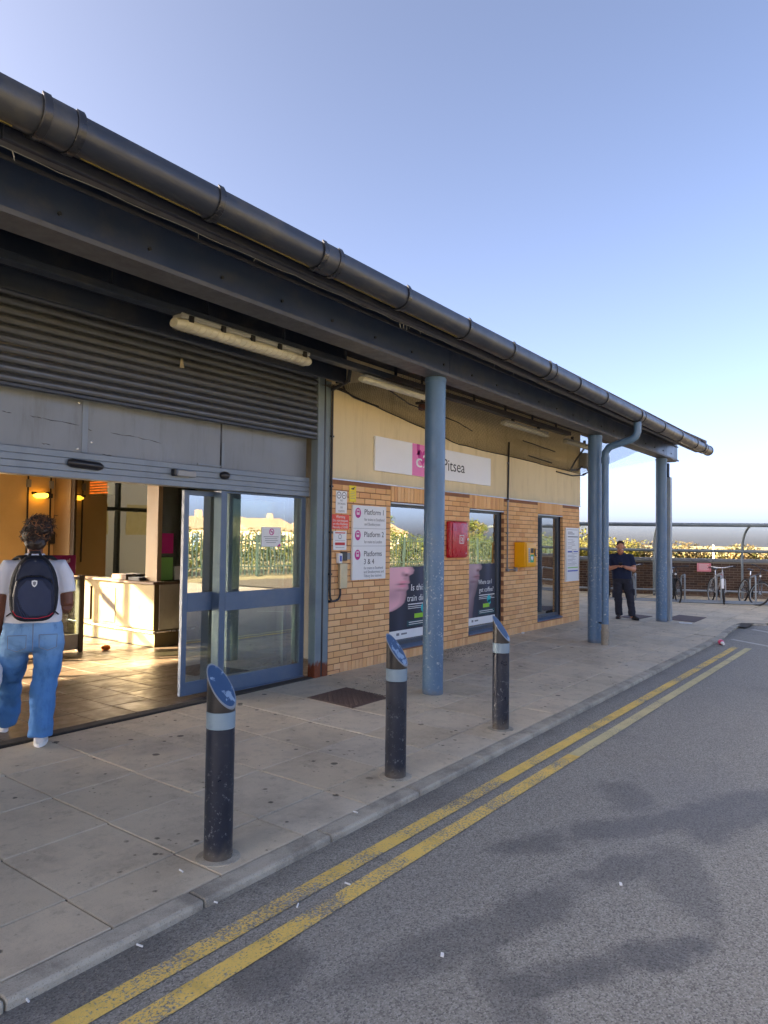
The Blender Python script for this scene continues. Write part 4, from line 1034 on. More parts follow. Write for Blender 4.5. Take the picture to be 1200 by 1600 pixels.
for s_, z, sz in (('Warning', 1.925, .048), ('Do not trespass', 1.882, .042), ('on the Railway', 1.842, .042), ('Penalty £1000', 1.80, .042)): text('lettering', s_, (6.695, fy-.0002, z), sz, M['whiteink'], t, align='C', width=min(.28, .0215*len(s_)+.02))
t, fy = plate('white_notice', 'white notice with red print below the red warning sign', 6.567, 6.815, 1.535, 1.768, 'white')
MB().box(6.60, fy, 1.738, 6.79, fy+.0006, 1.752).build('red_print', M['redink'], t); MB().box(6.60, fy, 1.595, 6.785, fy+.0006, 1.628).build('red_print', M['redink'], t)
b = MB(); ring(b, 6.69, fy, 1.700, .022, .030); b.box(6.665, fy-.0002, 1.672, 6.715, fy+.0004, 1.68); b.box(6.60, fy, 1.652, 6.785, fy+.0006, 1.656); b.box(6.61, fy, 1.562, 6.775, fy+.0006, 1.568); b.build('grey_print', M['greyink'], t)
# help handset, box and steel plate
t = thing('access_panel', 'small white and black entry panel above the steel plate', 'panel', (6.72, WY, 1.39))
MB().box(6.625, WY-.05, 1.375, 6.70, WY-.001, 1.497).build('white_cover', M['white'], t, bevel=.008); MB().box(6.645, WY-.0515, 1.40, 6.68, WY-.0505, 1.47).build('keypad', M['blueink'], t)
MB().box(6.703, WY-.03, 1.405, 6.815, WY-.001, 1.512).build('black_cover', M['black'], t, bevel=.006); MB().box(6.818, WY-.012, 1.42, 6.89, WY-.001, 1.50).build('grey_back', M['grey_plastic'], t)
t = thing('steel_cover', 'tall narrow beige steel cover plate fixed to the bricks by the door', 'cover', (6.73, WY, 1.07))
MB().box(6.665, WY-.045, 1.068, 6.802, WY-.001, 1.374).build('cover', M['stainless'], t, bevel=.006)
# conduits
t = thing('conduit', 'dark conduit looping down the edge of the bricks by the door guide', 'conduit', (6.5, WY, 1))
MB().tube([(6.492, WY-.03, 3.50), (6.492, WY-.03, 1.05), (6.495, WY-.035, .965), (6.53, WY-.03, .925), (6.60, WY-.025, .925), (6.66, WY-.025, .945), (6.69, WY-.025, .99), (6.69, WY-.025, 1.066)], .013, 8).build('pipe', M['cable'], t, smooth=True)
b = MB()
for zz in (2.9, 2.3, 1.75, 1.25): b.box(6.474, WY-.046, zz-.01, 6.512, WY-.013, zz+.01)
b.box(6.50, WY-.04, .91, 6.52, WY-.001, .94); b.build('clip', M['black'], t)
t = thing('conduit', 'galvanised conduit running down the wall to the yellow cabinet', 'conduit', (11.06, WY, 1.2))
MB().tube([(11.08, WY-.04, 3.36), (11.08, WY-.025, 2.35)], .016, 8).build('upper_pipe', M['cable'], t, smooth=True)
MB().tube([(11.08, WY-.025, 2.345), (11.07, WY-.025, 1.21), (11.09, WY-.025, 1.175), (11.35, WY-.03, 1.172)], .013, 8).build('lower_pipe', M['conduit'], t, smooth=True)
b = MB()
for (xx, zz) in ((11.08, 3.0), (11.078, 2.35), (11.074, 1.8)): b.box(xx-.026, WY-.042, zz-.012, xx+.026, WY-.013 if zz > 2.4 else WY-.001, zz+.012)
b.box(11.05, WY-.05, 1.15, 11.10, WY-.001, 1.20); b.box(11.35, WY-.05, 1.14, 11.42, WY-.001, 1.21); b.build('fitting', M['conduit'], t, bevel=.004)
# red cabinet
t = thing('fire_hydrant_box', 'bright red rounded wall cabinet between the first two windows', 'cabinet', (9.37, WY, 1.41))
MB().box(9.131, 5.60, 1.406, 9.62, WY-.001, 1.956).build('case', M['redbox'], t, smooth=True, bevel=.03, seg=3)
MB().box(9.165, 5.587, 1.435, 9.60, 5.5985, 1.930).build('door', M['redbox'], t, smooth=True, bevel=.006, seg=2)
b = MB(); b.box(9.36, 5.5855, 1.62, 9.49, 5.5866, 1.75); lb = b.build('symbol_plate', M['whiteink'], t)
b = MB(); b.box(9.372, 5.5845, 1.632, 9.478, 5.5853, 1.738); b.build('symbol_field', M['redbox'], lb)
b = MB(); ring(b, 9.415, 5.5838, 1.69, .018, .028); b.box(9.443, 5.5838, 1.64, 9.455, 5.5844, 1.71); b.build('symbol_mark', M['whiteink'], lb)
MB().box(9.575, 5.572, 1.66, 9.61, 5.5865, 1.71).build('latch', M['chrome'], t, bevel=.003); MB().ell((9.56, 5.5865, 1.47), .008, .003, .012, 8, 6).build('keyhole', M['chrome'], t)
# defibrillator cabinet
t = thing('defibrillator_cabinet', 'deep yellow wall cabinet with a green heart label and keypad', 'cabinet', (11.57, WY, 1.21))
MB().box(11.368, 5.475, 1.213, 11.785, WY-.001, 1.653).build('case', M['defib'], t, smooth=True, bevel=.022, seg=3)
MB().box(11.385, 5.456, 1.232, 11.768, 5.474, 1.636).build('door', M['defib'], t, smooth=True, bevel=.012, seg=2)
b = MB(); b.box(11.53, 5.4545, 1.30, 11.665, 5.4556, 1.435); lb = b.build('green_label', M['label'], t)
hp = []
for k in range(24):
    q = 2*pi*k/24; hp.append((11.597+16*sin(q)**3*.0030, 5.4538, 1.372+(13*cos(q)-5*cos(2*q)-2*cos(3*q)-cos(4*q))*.0030))
MB().poly(hp, (0, .0006, 0)).build('heart', M['whiteink'], lb)
b = MB(); b.box(11.455, 5.4545, 1.30, 11.515, 5.4556, 1.55); b.build('keypad_plate', M['alu'], t); kb = MB()
for i in range(2):
    for j in range(6): kb.box(11.463+i*.026, 5.451, 1.315+j*.038, 11.482+i*.026, 5.4544, 1.338+j*.038)
kb.build('key', M['grey_plastic'], t, kind='stuff')
MB().box(11.54, 5.4545, 1.46, 11.66, 5.4556, 1.545).build('viewing_panel', M['counterdark'], t)
b = MB(); b.box(11.69, 5.440, 1.42, 11.72, 5.4555, 1.54); b.box(11.67, 5.436, 1.405, 11.745, 5.4398, 1.43); b.build('handle', M['black'], t, bevel=.004)
# timetable
t, fy = plate('timetable_board', 'tall white framed information board at the far corner of the wall', 13.57, 14.25, .872, 1.945, 'white', 'board', WY, .03)
b = MB(); b.box(13.60, fy-.002, 1.90, 14.22, fy, 1.912); b.box(13.60, fy-.002, .9, 13.61, fy, 1.9); b.box(14.21, fy-.002, .9, 14.22, fy, 1.9); b.build('inner_frame', M['alu'], t)
b = MB(); random.seed(3)
for i in range(2): b.box(13.66, fy-.001, 1.85-i*.035, 13.9+.1*i, fy, 1.865-i*.035)
for i in range(19): b.box(13.66+.2*(i % 3 == 1), fy-.001, 1.70-i*.028, 13.66+random.uniform(.2, .5), fy, 1.706-i*.028)
b.build('print_line', M['greyink'], t, kind='stuff')
b = MB(); b.box(13.66, fy-.0014, 1.757, 14.18, fy-.0002, 1.772); b.build('rule', M['ink'], t)
b = MB(); b.box(13.66, fy-.0014, 1.455, 13.88, fy-.0002, 1.478); b.box(13.95, fy-.0014, 1.455, 14.18, fy-.0002, 1.478); b.box(13.66, fy-.0014, 1.068, 14.18, fy-.0002, 1.094); b.build('blue_band', M['blueink'], t)
b = MB(); b.box(13.66, fy-.0014, 1.135, 14.18, fy-.0002, 1.155); b.build('green_band', M['greenink'], t)
random.seed(5)
# posters behind the first two windows: a flat print built as a fine mesh
def posterfield(kind):
    fx, fz = (.0, .0)
    def col(u, v):      # u 0..1 across, v 0..1 up
        bgk = (.035+.05*exp(-((u-.75)/.12)**2)*(.4+v)+.035*exp(-((u-.28)/.1)**2)*(1-v), .04+.055*exp(-((u-.75)/.12)**2)*(.4+v)+.04*exp(-((u-.28)/.1)**2)*(1-v), .07+.09*exp(-((u-.75)/.12)**2)*(.4+v)+.06*exp(-((u-.28)/.1)**2)*(1-v))
        bgk = tuple(.42*c_ for c_ in bgk)
        # outline of cheek, nose tip, lips and chin in profile, facing right
        pr = [(1.0, .52), (.95, .57), (.90, .545), (.87, .455), (.82, .46), (.77, .475), (.755, .43), (.74, .44), (.69, .45), (.66, .40), (.60, .40), (.55, .385), (.50, .36), (.46, .30), (.42, .20), (.40, .12)] if kind == 0 else \
             [(1.0, .50), (.95, .545), (.91, .52), (.88, .44), (.84, .45), (.80, .465), (.785, .44), (.77, .455), (.72, .44), (.69, .40), (.64, .39), (.58, .36), (.52, .33), (.44, .28), (.36, .27), (.2, .24), (.0, .22)]
        edge = None
        for (a, b) in zip(pr[:-1], pr[1:]):
            if b[0] <= v <= a[0]: edge = b[1]+(a[1]-b[1])*(v-b[0])/(a[0]-b[0]); break
        if edge is None: return bgk
        d = edge-u
        if d < -.015: return bgk
        m = min(1, max(0, (d+.015)/.03))
        sh = .55+.45*min(1, d/.13); sh *= 1-.30*exp(-(((u-.12)/.3)**2+((v-.62)/.1)**2))
        sh *= 1+.25*exp(-(((u-.36)/.09)**2+((v-.90)/.06)**2))
        s = (.62*sh, .33*sh, .36*sh) if kind == 0 else (.36*sh*(.35+.65*v), .25*sh*(.35+.65*v), .27*sh*(.4+.6*v))
        def dk(cx, cz, rx, rz, k, c=(.10, .03, .04)):
            nonlocal s
            q = k*exp(-(((u-cx)/rx)**2+((v-cz)/rz)**2)); s = tuple(a*(1-q)+b*q for a, b in zip(s, c))
        if kind == 0:
            dk(.40, .885, .055, .022, .95); dk(.33, .90, .05, .04, .5); dk(.30, .762, .10, .012, .9, (.10, .02, .03)); dk(.34, .79, .10, .016, .7, (.62, .16, .22)); dk(.33, .735, .09, .016, .7, (.60, .15, .22)); dk(.37, .835, .05, .02, .3); dk(.28, .68, .12, .02, .4)
        else:
            dk(.40, .895, .06, .022, .9); dk(.34, .79, .10, .010, .9); dk(.38, .81, .09, .015, .6, (.3, .1, .13)); dk(.37, .765, .08, .015, .6, (.3, .1, .13)); dk(.25, .71, .14, .02, .5)
        return tuple(a*(1-m)+b*m for a, b in zip(bgk, s))
    return col
def poster(name, label, x0, x1, z0, z1, y, kind, lines, zs):
    t = thing(name, label, 'poster', ((x0+x1)/2, y, z0))
    nx, nz = 80, 120; me = bpy.data.meshes.new('print'); vs = []; fs = []; cols = []
    f = posterfield(kind); org = ORG[t]
    for j in range(nz+1):
        for i in range(nx+1):
            u, v = i/nx, j/nz; vs.append((x0+(x1-x0)*u-org.x, y-org.y, z0+(z1-z0)*v-org.z)); cols.append(tuple(min(1, 1.45*c_) for c_ in f(u, v)))
    for j in range(nz):
        for i in range(nx): a = j*(nx+1)+i; fs.append((a, a+1, a+nx+2, a+nx+1))
    me.from_pydata(vs, [], fs); at = me.color_attributes.new('print', 'FLOAT_COLOR', 'POINT')
    for i, c in enumerate(cols): at.data[i].color = (*c, 1)
    k = N(name+'_print'); k.fin(k.attr('print').outputs['Color'], .5, 0, .3); me.materials.append(k.m)
    o = bpy.data.objects.new('print', me); C.objects.link(o); o.parent = t; ORG[o] = org
    MB().box(x0, y+.001, z0-.001, x1, y+.004, z1).build('backing', M['paper'], t)
    W = x1-x0; yy = y-.0008
    hand = N(name+'_script') if False else None
    for (s_, u, v, sz, wd) in lines: text('lettering', s_, (x0+u*W, yy, z0+v*(z1-z0)), sz, M['whiteink'], t, width=wd*W, shear=.1)
    MB().box(x0, yy, z0, x1, yy+.0005, z0+.12).build('white_strip', M['whiteink'], t)
    b = MB(); b.box(x0+.2*W, yy-.0006, z0+.05, x0+.26*W, yy-.0001, z0+.085); b.box(x0+.3*W, yy-.0006, z0+.055, x0+.42*W, yy-.0001, z0+.078); b.build('small_logo', M['greyink'], t)
    b = MB(); b.box(x0+.42*W, yy, z0+.155, x1-.01, yy+.0005, z0+.235); b.build('teal_strip', pm('teal_print_%d' % kind, (.012, .07, .085), .5), t)
    b = MB(); b.box(x0+.46*W, yy-.0006, z0+.205, x1-.08, yy-.0001, z0+.215); b.box(x0+.46*W, yy-.0006, z0+.178, x1-.04, yy-.0001, z0+.186); b.build('print_line', M['whiteink'], t)
    b = MB(); disc(b, x0+.78*W, yy-.0002, z0+.395, .062, .062); disc(b, x0+.80*W, yy-.0002, z0+.345, .045, .045); b.build('teal_bubble', pm('teal_bubble_%d' % kind, (.02, .50, .55), .5), t)
    MB().box(x0+.58*W, yy-.0008, z0+.262, x0+.80*W, yy-.0002, z0+.325).build('lime_tag', pm('lime_tag_%d' % kind, (.30, .62, .03), .5), t)
    b = MB()
    for i, zz in enumerate(zs): b.box(x0+.44*W, yy, z0+zz, x0+(.98 if i % 2 == 0 else .90)*W, yy+.0005, z0+zz+(.014 if i == 0 else .008))
    b.build('print_line', M['whiteink'], t)
poster('window_poster', 'dark poster of a pale chin and lips asking is this train direct', 7.80, 8.94, .30, 1.29, WY+.094, 0, [('Is this', .50, .66, .13, .30), ('train direct?', .42, .51, .13, .56)], (.455, .425, .40))
poster('window_poster', 'dark poster of a shaded face in the second window behind the red box', 9.885, 10.86, .31, 1.29, WY+.094, 1, [('Where can I', .42, .66, .11, .46), ('get coffee?', .44, .53, .11, .50)], (.46, .43, .405))

# ------------------------------------------------------------------ lights and small fittings under the canopy
def batten(label, x0, x1, y, z, big):
    t = thing('batten_light', label, 'light', ((x0+x1)/2, y, z))
    h = .075 if big else .05; wd = .075 if big else .055
    b = MB(); b.tube([(x0, y, z), (x0+.05, y, z), (x1-.05, y, z), (x1, y, z)], [h*.5, h*.62, h*.62, h*.5], 14, hint=(0, 0, 1), ry=[wd*.7, wd, wd, wd*.7]); b.build('diffuser', M['lightplas'], t, smooth=True)
    b = MB(); b.box(x0+.03, y-wd*.85, z+h*.5, x1-.03, y+wd*.85, z+h*1.1); b.build('body', M['grey_plastic'], t, bevel=.01)
    if big:
        for i in range(5): xx = x0+.12+(x1-x0-.24)*i/4; MB().box(xx-.02, y-wd*1.08, z+.015, xx+.02, y-wd*.75, z+h*.9).build('clip', M['black'], t)
        c = MB()
        for i in range(24):
            xx = x0+.06+(x1-x0-.12)*i/23; c.tube([(xx+.02*cos(a), y-(wd+.006)*cos(a), z-(h*.62+.006)*sin(a)) for a in [pi*q/6 for q in range(7)]], .0016, 3)
        c.build('wire_guard', M['stainless'], t, kind='stuff')
    t['group'] = 'fluorescent batten lights under the canopy'
    c = MB(); c.box(x0+.3, y-.02, z+h*1.1, x0+.34, y+.02, z+h*1.1+.06); c.box(x1-.34, y-.02, z+h*1.1, x1-.3, y+.02, z+h*1.1+.06); c.build('hanger', M['steel_dark'], t)
batten('long wire guarded batten light in front of the roller shutter', 3.55, 5.13, 4.80, 3.40, True)
batten('slim batten light above the cream render beside the shutter box', 6.02, 7.30, 4.85, 3.41, False)
batten('slim batten light above the right half of the station sign', 9.25, 10.78, 4.82, 3.37, False)
batten('slim batten light at the far corner behind the second post', 11.55, 12.75, 4.84, 3.37, False)
t = thing('alarm_beacon', 'small dark red beacon under the canopy behind the first post', 'beacon', (7.8, 5.25, 3.44))
MB().lathe((7.80, 5.25, 3.37), [(.02, 0), (.045, .01), (.05, .05), (.04, .08)], 16).build('lens', pm('beacon_lens', srgb(92, 40, 40), .3), t, smooth=True)
MB().box(7.74, 5.19, 3.451, 7.86, 5.31, 3.48).build('base', M['black'], t); MB().box(7.79, 5.24, 3.48, 7.81, 5.26, 3.93).build('stem', M['black'], t)
t = thing('loose_cable', 'black cable hanging in a loop at the far top corner of the wall', 'cable', (14.0, 5.5, 3.3))
b = MB(); b.tube([(12.6, 4.9, 3.38), (12.9, 5.2, 3.18), (13.4, 5.5, 3.07), (14.0, 5.6, 3.12), (14.42, 5.6, 3.28)], .018, 7); b.tube([(13.1, 5.66, 3.02), (13.9, 5.66, 3.0), (14.4, 5.62, 3.05), (14.5, 5.6, 3.1)], .014, 7)
b.tube([(14.42, 5.6, 3.28), (14.5, 5.55, 3.12), (14.35, 5.62, 3.06)], .02, 7); b.build('cable', M['cable'], t, smooth=True)
MB().box(14.25, 5.50, 3.20, 14.55, 5.68, 3.50).build('junction_box', M['grey_plastic'], t, bevel=.02)
t = thing('cable_loop', 'dark cable loop between the shutter box and the cream wall', 'cable', (6.5, 5.6, 3.5))
b = MB(); b.tube([(6.26, 5.2, 3.62), (6.28, 5.24, 3.48), (6.32, 5.4, 3.455), (6.42, 5.6, 3.45), (6.50, 5.66, 3.50)], .022, 8); b.tube([(6.5, 5.66, 3.50), (6.7, 5.665, 3.50), (6.9, 5.665, 3.44), (7.4, 5.665, 3.40)], .012, 7); b.tube([(6.72, 5.665, 3.50), (6.66, 5.66, 3.58), (6.55, 5.66, 3.56)], .012, 6); b.build('cable', M['cable'], t, smooth=True)
tag(MB().tube([(11.9, 5.672, 3.21), (12.9, 5.672, 3.17)], .012, 6).build('wire_scrap', M['cable']), 'short straight black wire on the upper wall right of the conduit', 'wire')

# ------------------------------------------------------------------ bollards
BOL = [(2.556, 'nearest dark bollard with chipped blue cap, beside the open door'), (4.177, 'second dark bollard along the kerb, in front of the first poster'), (5.810, 'third and farthest dark bollard, in front of the red box wall')]
bp_ = None
def make_bollard(x, y, label):
    z = gz(y); t = thing('bollard', label, 'bollard', (x, y, z), 'steel bollards along the kerb'); r = .0745; H = .99; drop = .205
    n_ = 40; rg = lambda zf, rr: [(x+rr*cos(2*pi*k/n_), y+rr*sin(2*pi*k/n_), z+(zf(2*pi*k/n_) if callable(zf) else zf)) for k in range(n_)]
    b = MB(); b.loft([rg(-.05, r), rg(.0, r), rg(.672, r), rg(.674, r-.002)]); b.build('shaft', M['bollard'], t, smooth=True)
    b = MB(); b.loft([rg(.6745, r-.001), rg(.676, r+.0015), rg(.760, r+.0015), rg(.7615, r-.001)]); b.build('reflective_band', M['bollard_band'], t, smooth=True)
    an = radians(-80)
    def ct(a, rr=r): return H-drop*(.5+.5*cos(a-an)*rr/r)
    b = MB(); b.loft([rg(.762, r), rg(lambda a: ct(a)-.004, r)]); b.build('head', M['bollard_black'], t, smooth=True)
    b = MB(); b.loft([rg(lambda a: ct(a, r+.004)-.004, r+.004), rg(lambda a: ct(a, r+.004)+.004, r+.004)]); b.build('cap_rim', M['panel'], t)
    b = MB(); b.loft([rg(lambda a: ct(a, r-.002)+.0042, r-.002), rg(lambda a: ct(a, r-.004)+.006, r-.004)]); b.build('cap_plate', M['bollard_cap'], t)
    b = MB(); b.lathe((x, y, z), [(.118, -.01), (.115, .003), (.08, .006), (.074, .0065)], 28); b.build('mortar_collar', M['kerb'], t)
    return t
for x, lb in BOL: make_bollard(x, 3.033+off(x), lb)

# ------------------------------------------------------------------ litter
random.seed(11)
def butt(x, y, z, label, filt=False, cat='cigarette end'):
    a = random.uniform(0, pi); t = Vector((cos(a), sin(a), 0)); p = Vector((x, y, z+.005))
    b = MB(); b.tube([p-t*.017, p+t*.016], .0042, 7)
    o = b.build('cigarette_end', M['paper']); tag(o, label, cat, 'cigarette ends dropped by the kerb')
    if filt: MB().tube([p+t*.0165, p+t*.034], .0044, 7).build('filter_tip', M['orange'], o)
def groundat(u, v, z):
    d = fw + r2*((u-600)/F_PX) + u2*((800-v)/F_PX); k = (z-CAM_H)/d.z; return d.x*k, d.y*k
for (u, v, z, lb, f) in ((283, 1362, .006, 'white cigarette end on the slab right beside the nearest bollard', False), (218, 1479, -.038, 'white cigarette end on the tarmac left of the yellow lines', False), (258, 1449, -.038, 'yellowish cigarette end against the kerb below the nearest bollard', True),
                         (42, 1564, -.038, 'orange tipped cigarette end on the tarmac at the bottom left corner', True), (543, 1382, -.035, 'white cigarette end lying on the outer yellow line', False), (335, 1411, -.038, 'orange cigarette end in the gutter just past the kerb joint', True),
                         (465, 1416, -.036, 'white scrap between the two yellow lines in the foreground', False), (555, 1270, .002, 'white cigarette end on the kerb edge slab near the second bollard', False)):
    x, y = groundat(u, v, z); butt(x, y, z, lb, f)
for (u, v, lb) in ((970, 1383, 'small white paper scrap alone on the dark tarmac'), (691, 1494, 'tiny foil scrap on the tarmac at the bottom centre')):
    x, y = groundat(u, v, -.04); tag(MB().obox((x, y, -.034), (.008, .004, .002), (-.003, .006, .001), (0, 0, .003)).build('paper_scrap', M['paper']), lb, 'litter')
x, y = groundat(1129, 1008, -.04)
t = thing('plastic_bottle', 'squashed pink and white bottle lying by the far kerb', 'bottle', (x, y, -.04))
MB().tube([(x-.02, y, 0), (x+.03, y+.02, 0), (x+.09, y+.05, -.0), (x+.11, y+.06, 0)], [.02, .042, .045, .03], 12).build('body', M['pinkcan'], t, smooth=True)
MB().tube([(x-.09, y-.035, -.01), (x-.021, y-.001, -.003)], [.018, .03], 10).build('neck', M['whiteink'], t, smooth=True)
x, y = groundat(1072, 974, .02)
tag(MB().poly([(15.45, 4.0, gz(4)+.006), (15.55, 3.78, gz(3.8)+.006), (15.72, 3.82, gz(3.8)+.006), (15.6, 4.05, gz(4)+.006)], (0, 0, .004)).build('paper_sheet', M['paper']), 'flat white sheet of paper on the slabs beside the last post', 'litter')
tag(MB().poly([(14.75, 5.6, gz(5.6)+.01), (14.85, 5.45, gz(5.4)+.01), (15.0, 5.5, gz(5.4)+.03), (14.9, 5.65, gz(5.6)+.02)], (0, 0, .006)).build('paper_scrap', M['paper']), 'white scrap on the slabs at the foot of the far wall corner', 'litter')
for (u, v, lb) in ((817, 990, 'small white wrapper on the slabs below the third window'), (726, 1004, 'tiny white wrapper at the foot of the brick plinth')):
    x, y = groundat(u, v, .045); tag(MB().obox((x, y, gz(y)+.008), (.035, .01, .006), (-.01, .022, 0), (0, 0, .004)).build('wrapper', M['paper']), lb, 'litter')
# ------------------------------------------------------------------ people
random.seed(21)
def wrinkle(sc, amp, sq=1.0):
    def f(p): return (mnoise.noise(Vector((p.x*sc, p.y*sc, p.z*sc*sq)))+.5*mnoise.noise(Vector((p.x*sc*2.1+5, p.y*sc*2.1, p.z*sc*2.1*sq))))*amp
    return f
def rings_body(b, prof, n=24, sq=2.4):
    rs = []
    for (z, hw, hd, x, y) in prof:
        ring = []
        for k in range(n):
            a = 2*pi*k/n; ca, sa = cos(a), sin(a); e = 2/sq
            ring.append((x+hw*math.copysign(abs(ca)**e, ca), y+hd*math.copysign(abs(sa)**e, sa), z))
        rs.append(ring)
    return b.loft(rs)
def hand(b, wrist, pdir, pn, curl, side, sc=1.0):
    # palm, four fingers of different lengths and a thumb leaving the side of the palm
    w0 = Vector(wrist); d = Vector(pdir).normalized(); nrm = Vector(pn).normalized(); s = d.cross(nrm).normalized()*side
    b.tube([w0-d*.01, w0+d*.03*sc, w0+d*.075*sc, w0+d*.09*sc], [.022*sc, .034*sc, .040*sc, .034*sc], 10, hint=s, ry=[.018*sc, .017*sc, .015*sc, .011*sc])
    for i, (o_, L) in enumerate(((-.030, .070), (-.010, .080), (.010, .074), (.029, .058))):
        p = w0+d*.080*sc+s*o_*sc; dirn = d.copy(); pts = [p-d*.02*sc]; rr = [.0088*sc]
        for j in range(3):
            q = curl*(j+.6)*.55; dd = (d*cos(q)-nrm*sin(q)).normalized(); p = p+dd*L*sc/3; pts.append(p.copy()); rr.append((.0088-.0010*j)*sc)
        b.tube(pts, rr, 8)
    p = w0+d*.028*sc-s*.028*sc; dd = (d*.55-s*.75-nrm*.25).normalized(); pts = [p, p+dd*.032*sc, p+dd*.032*sc+(d*.85-s*.25-nrm*.3).normalized()*.034*sc]
    b.tube(pts, [.013*sc, .0105*sc, .008*sc], 8)
def head(b, c, pitch, sc=1.0, yaw=0):
    R = Matrix.Rotation(yaw, 3, 'Z') @ Matrix.Rotation(-pitch, 3, 'X'); c = Vector(c); P = lambda x, y, z: c+R @ Vector((x*sc, y*sc, z*sc))
    b.ell(P(0, -.008, .03), .076*sc, .098*sc, .092*sc, 20, 14, R)
    b.ell(P(0, .022, -.045), .060*sc, .074*sc, .075*sc, 18, 12, R)
    b.ell(P(0, .060, -.092), .030*sc, .026*sc, .024*sc, 12, 8, R)                 # chin
    b.tube([P(0, .088, .018), P(0, .104, -.018), P(0, .112, -.036), P(0, .094, -.046)], [.009*sc, .013*sc, .016*sc, .010*sc], 10)   # nose
    b.tube([P(-.045, .078, .030), P(0, .094, .034), P(.045, .078, .030)], .011*sc, 8)    # brow
    b.tube([P(-.024, .084, -.066), P(0, .094, -.064), P(.024, .084, -.066)], .007*sc, 8); b.tube([P(-.020, .083, -.076), P(0, .092, -.077), P(.020, .083, -.076)], .008*sc, 8)
    for s_ in (-1, 1):
        b.ell(P(s_*.038, .070, -.030), .022*sc, .020*sc, .020*sc, 10, 8, R)       # cheek
        b.tube([P(s_*.076, -.004, .024), P(s_*.086, -.014, .012), P(s_*.084, -.012, -.012), P(s_*.076, .0, -.024)], [.010*sc, .014*sc, .012*sc, .007*sc], 8)
    return P, R
def shoe(b, heel, dirn, L, hw, h):
    hl = Vector(heel); d = Vector(dirn).normalized(); s = Vector((d.y, -d.x, 0)); rs = []
    for (t, w_, hh) in ((0, .55, .75), (.06, .85, .95), (.28, .92, 1.0), (.45, .88, .82), (.62, 1.0, .62), (.82, .98, .5), (.95, .7, .4), (1, .4, .28)):
        p = hl+d*(t*L); ring = []
        for k in range(14):
            a = 2*pi*k/14; zz = max(0, (sin(a)*.5+.5)); ring.append(p+s*(cos(a)*hw*w_*(1 if sin(a) < .2 else .86))+Vector((0, 0, (zz*h*hh))))
        rs.append(ring)
    return b.loft(rs)
def sole(b, heel, dirn, L, hw, z0, z1):
    hl = Vector(heel); d = Vector(dirn).normalized(); s = Vector((d.y, -d.x, 0)); lo = []
    for k in range(20):
        a = 2*pi*k/20; t = .5+.5*cos(a); w_ = hw*(1.03 if t > .55 else .93); lo.append(hl+d*(t*L*1.03-.005)+s*(sin(a)*w_*(1-.15*abs(cos(a))**4)))
    return b.loft([[p+Vector((0, 0, z0)) for p in lo], [p+Vector((0, 0, z1)) for p in lo]])

# the woman walking in
WB = Vector((2.85, 5.52, HF)); WR = radians(-27)
XW = Matrix.Translation(WB) @ Matrix.Rotation(WR, 4, 'Z')
W = thing('person', 'person in white T-shirt and wide blue jeans walking in through the doors with a backpack', 'person', WB)
b = MB()
head(b, (.0, .045, 1.60), radians(8), 1.0, radians(-12))
b.tube([(0, -.01, 1.36), (0, .0, 1.46), (0, .02, 1.53)], [.075, .056, .056], 14)
rings_body(b, [(.80, .20, .14, 0, 0), (.95, .18, .12, 0, 0), (1.15, .165, .11, 0, 0), (1.30, .165, .09, 0, 0), (1.37, .12, .07, 0, 0), (1.42, .055, .05, 0, 0)])
for s_ in (-1, 1):
    b.tube([(s_*.12, 0, 1.35), (s_*.18, -.01, 1.34), (s_*.220, -.02, 1.23), (s_*.236, -.035, 1.08)], [.05, .052, .054, .048], 14)
b.tube([(.236, -.035, 1.08), (.232, .05, 1.045), (.20, .21, 1.04)], [.048, .044, .030], 14); hand(b, (.20, .21, 1.04), (-.25, .95, .1), (1, .2, 0), .9, 1)
b.tube([(-.236, -.035, 1.08), (-.245, .0, .95), (-.25, .06, .83)], [.048, .043, .030], 14); hand(b, (-.25, .06, .83), (0, .12, -1), (1, 0, 0), 1.3, 1)
for s_, kn, an_ in ((1, (.085, .01, .47), (.065, 0, .09)), (-1, (-.145, .27, .50), (-.175, .58, .10))):
    b.tube([(s_*.10, 0, .84), kn, an_, Vector(an_)+Vector((0, .02, -.04))], [.10, .058, .042, .04], 12)
b.xf(XW); remesh('body', b, .0075, M['skin_dark'], W, 5)
b = MB(); rings_body(b, [(.955, .205, .150, 0, -.01), (1.02, .203, .148, 0, -.01), (1.12, .195, .138, 0, -.005), (1.22, .192, .132, 0, 0), (1.32, .195, .125, 0, 0), (1.385, .165, .105, 0, 0), (1.425, .115, .085, 0, .0), (1.47, .075, .072, 0, .008), (1.485, .068, .066, 0, .01)])
for s_ in (-1, 1): b.tube([(s_*.10, 0, 1.365), (s_*.175, -.005, 1.365), (s_*.205, -.012, 1.30), (s_*.222, -.02, 1.175)], [.07, .082, .078, .080], 16)
b.xf(XW); remesh('tshirt', b, .009, M['tshirt'], W, 5, wrinkle(7, .006, .7))
b = MB(); rings_body(b, [(.985, .185, .135, 0, -.01), (.93, .208, .155, 0, -.015), (.86, .224, .168, 0, -.018), (.79, .215, .155, 0, -.01), (.74, .18, .12, 0, 0)])
b.tube([(.118, -.005, .84), (.112, 0, .70), (.095, .01, .50), (.080, -.005, .28), (.074, -.015, .072)], [.112, .110, .094, .088, .088], 20, hint=(1, 0, 0), ry=[.15, .132, .108, .105, .108])
b.tube([(-.122, .0, .84), (-.128, .08, .70), (-.150, .25, .51), (-.165, .42, .30), (-.175, .54, .095)], [.112, .112, .098, .094, .092], 20, hint=(1, 0, 0), ry=[.15, .132, .110, .108, .110])
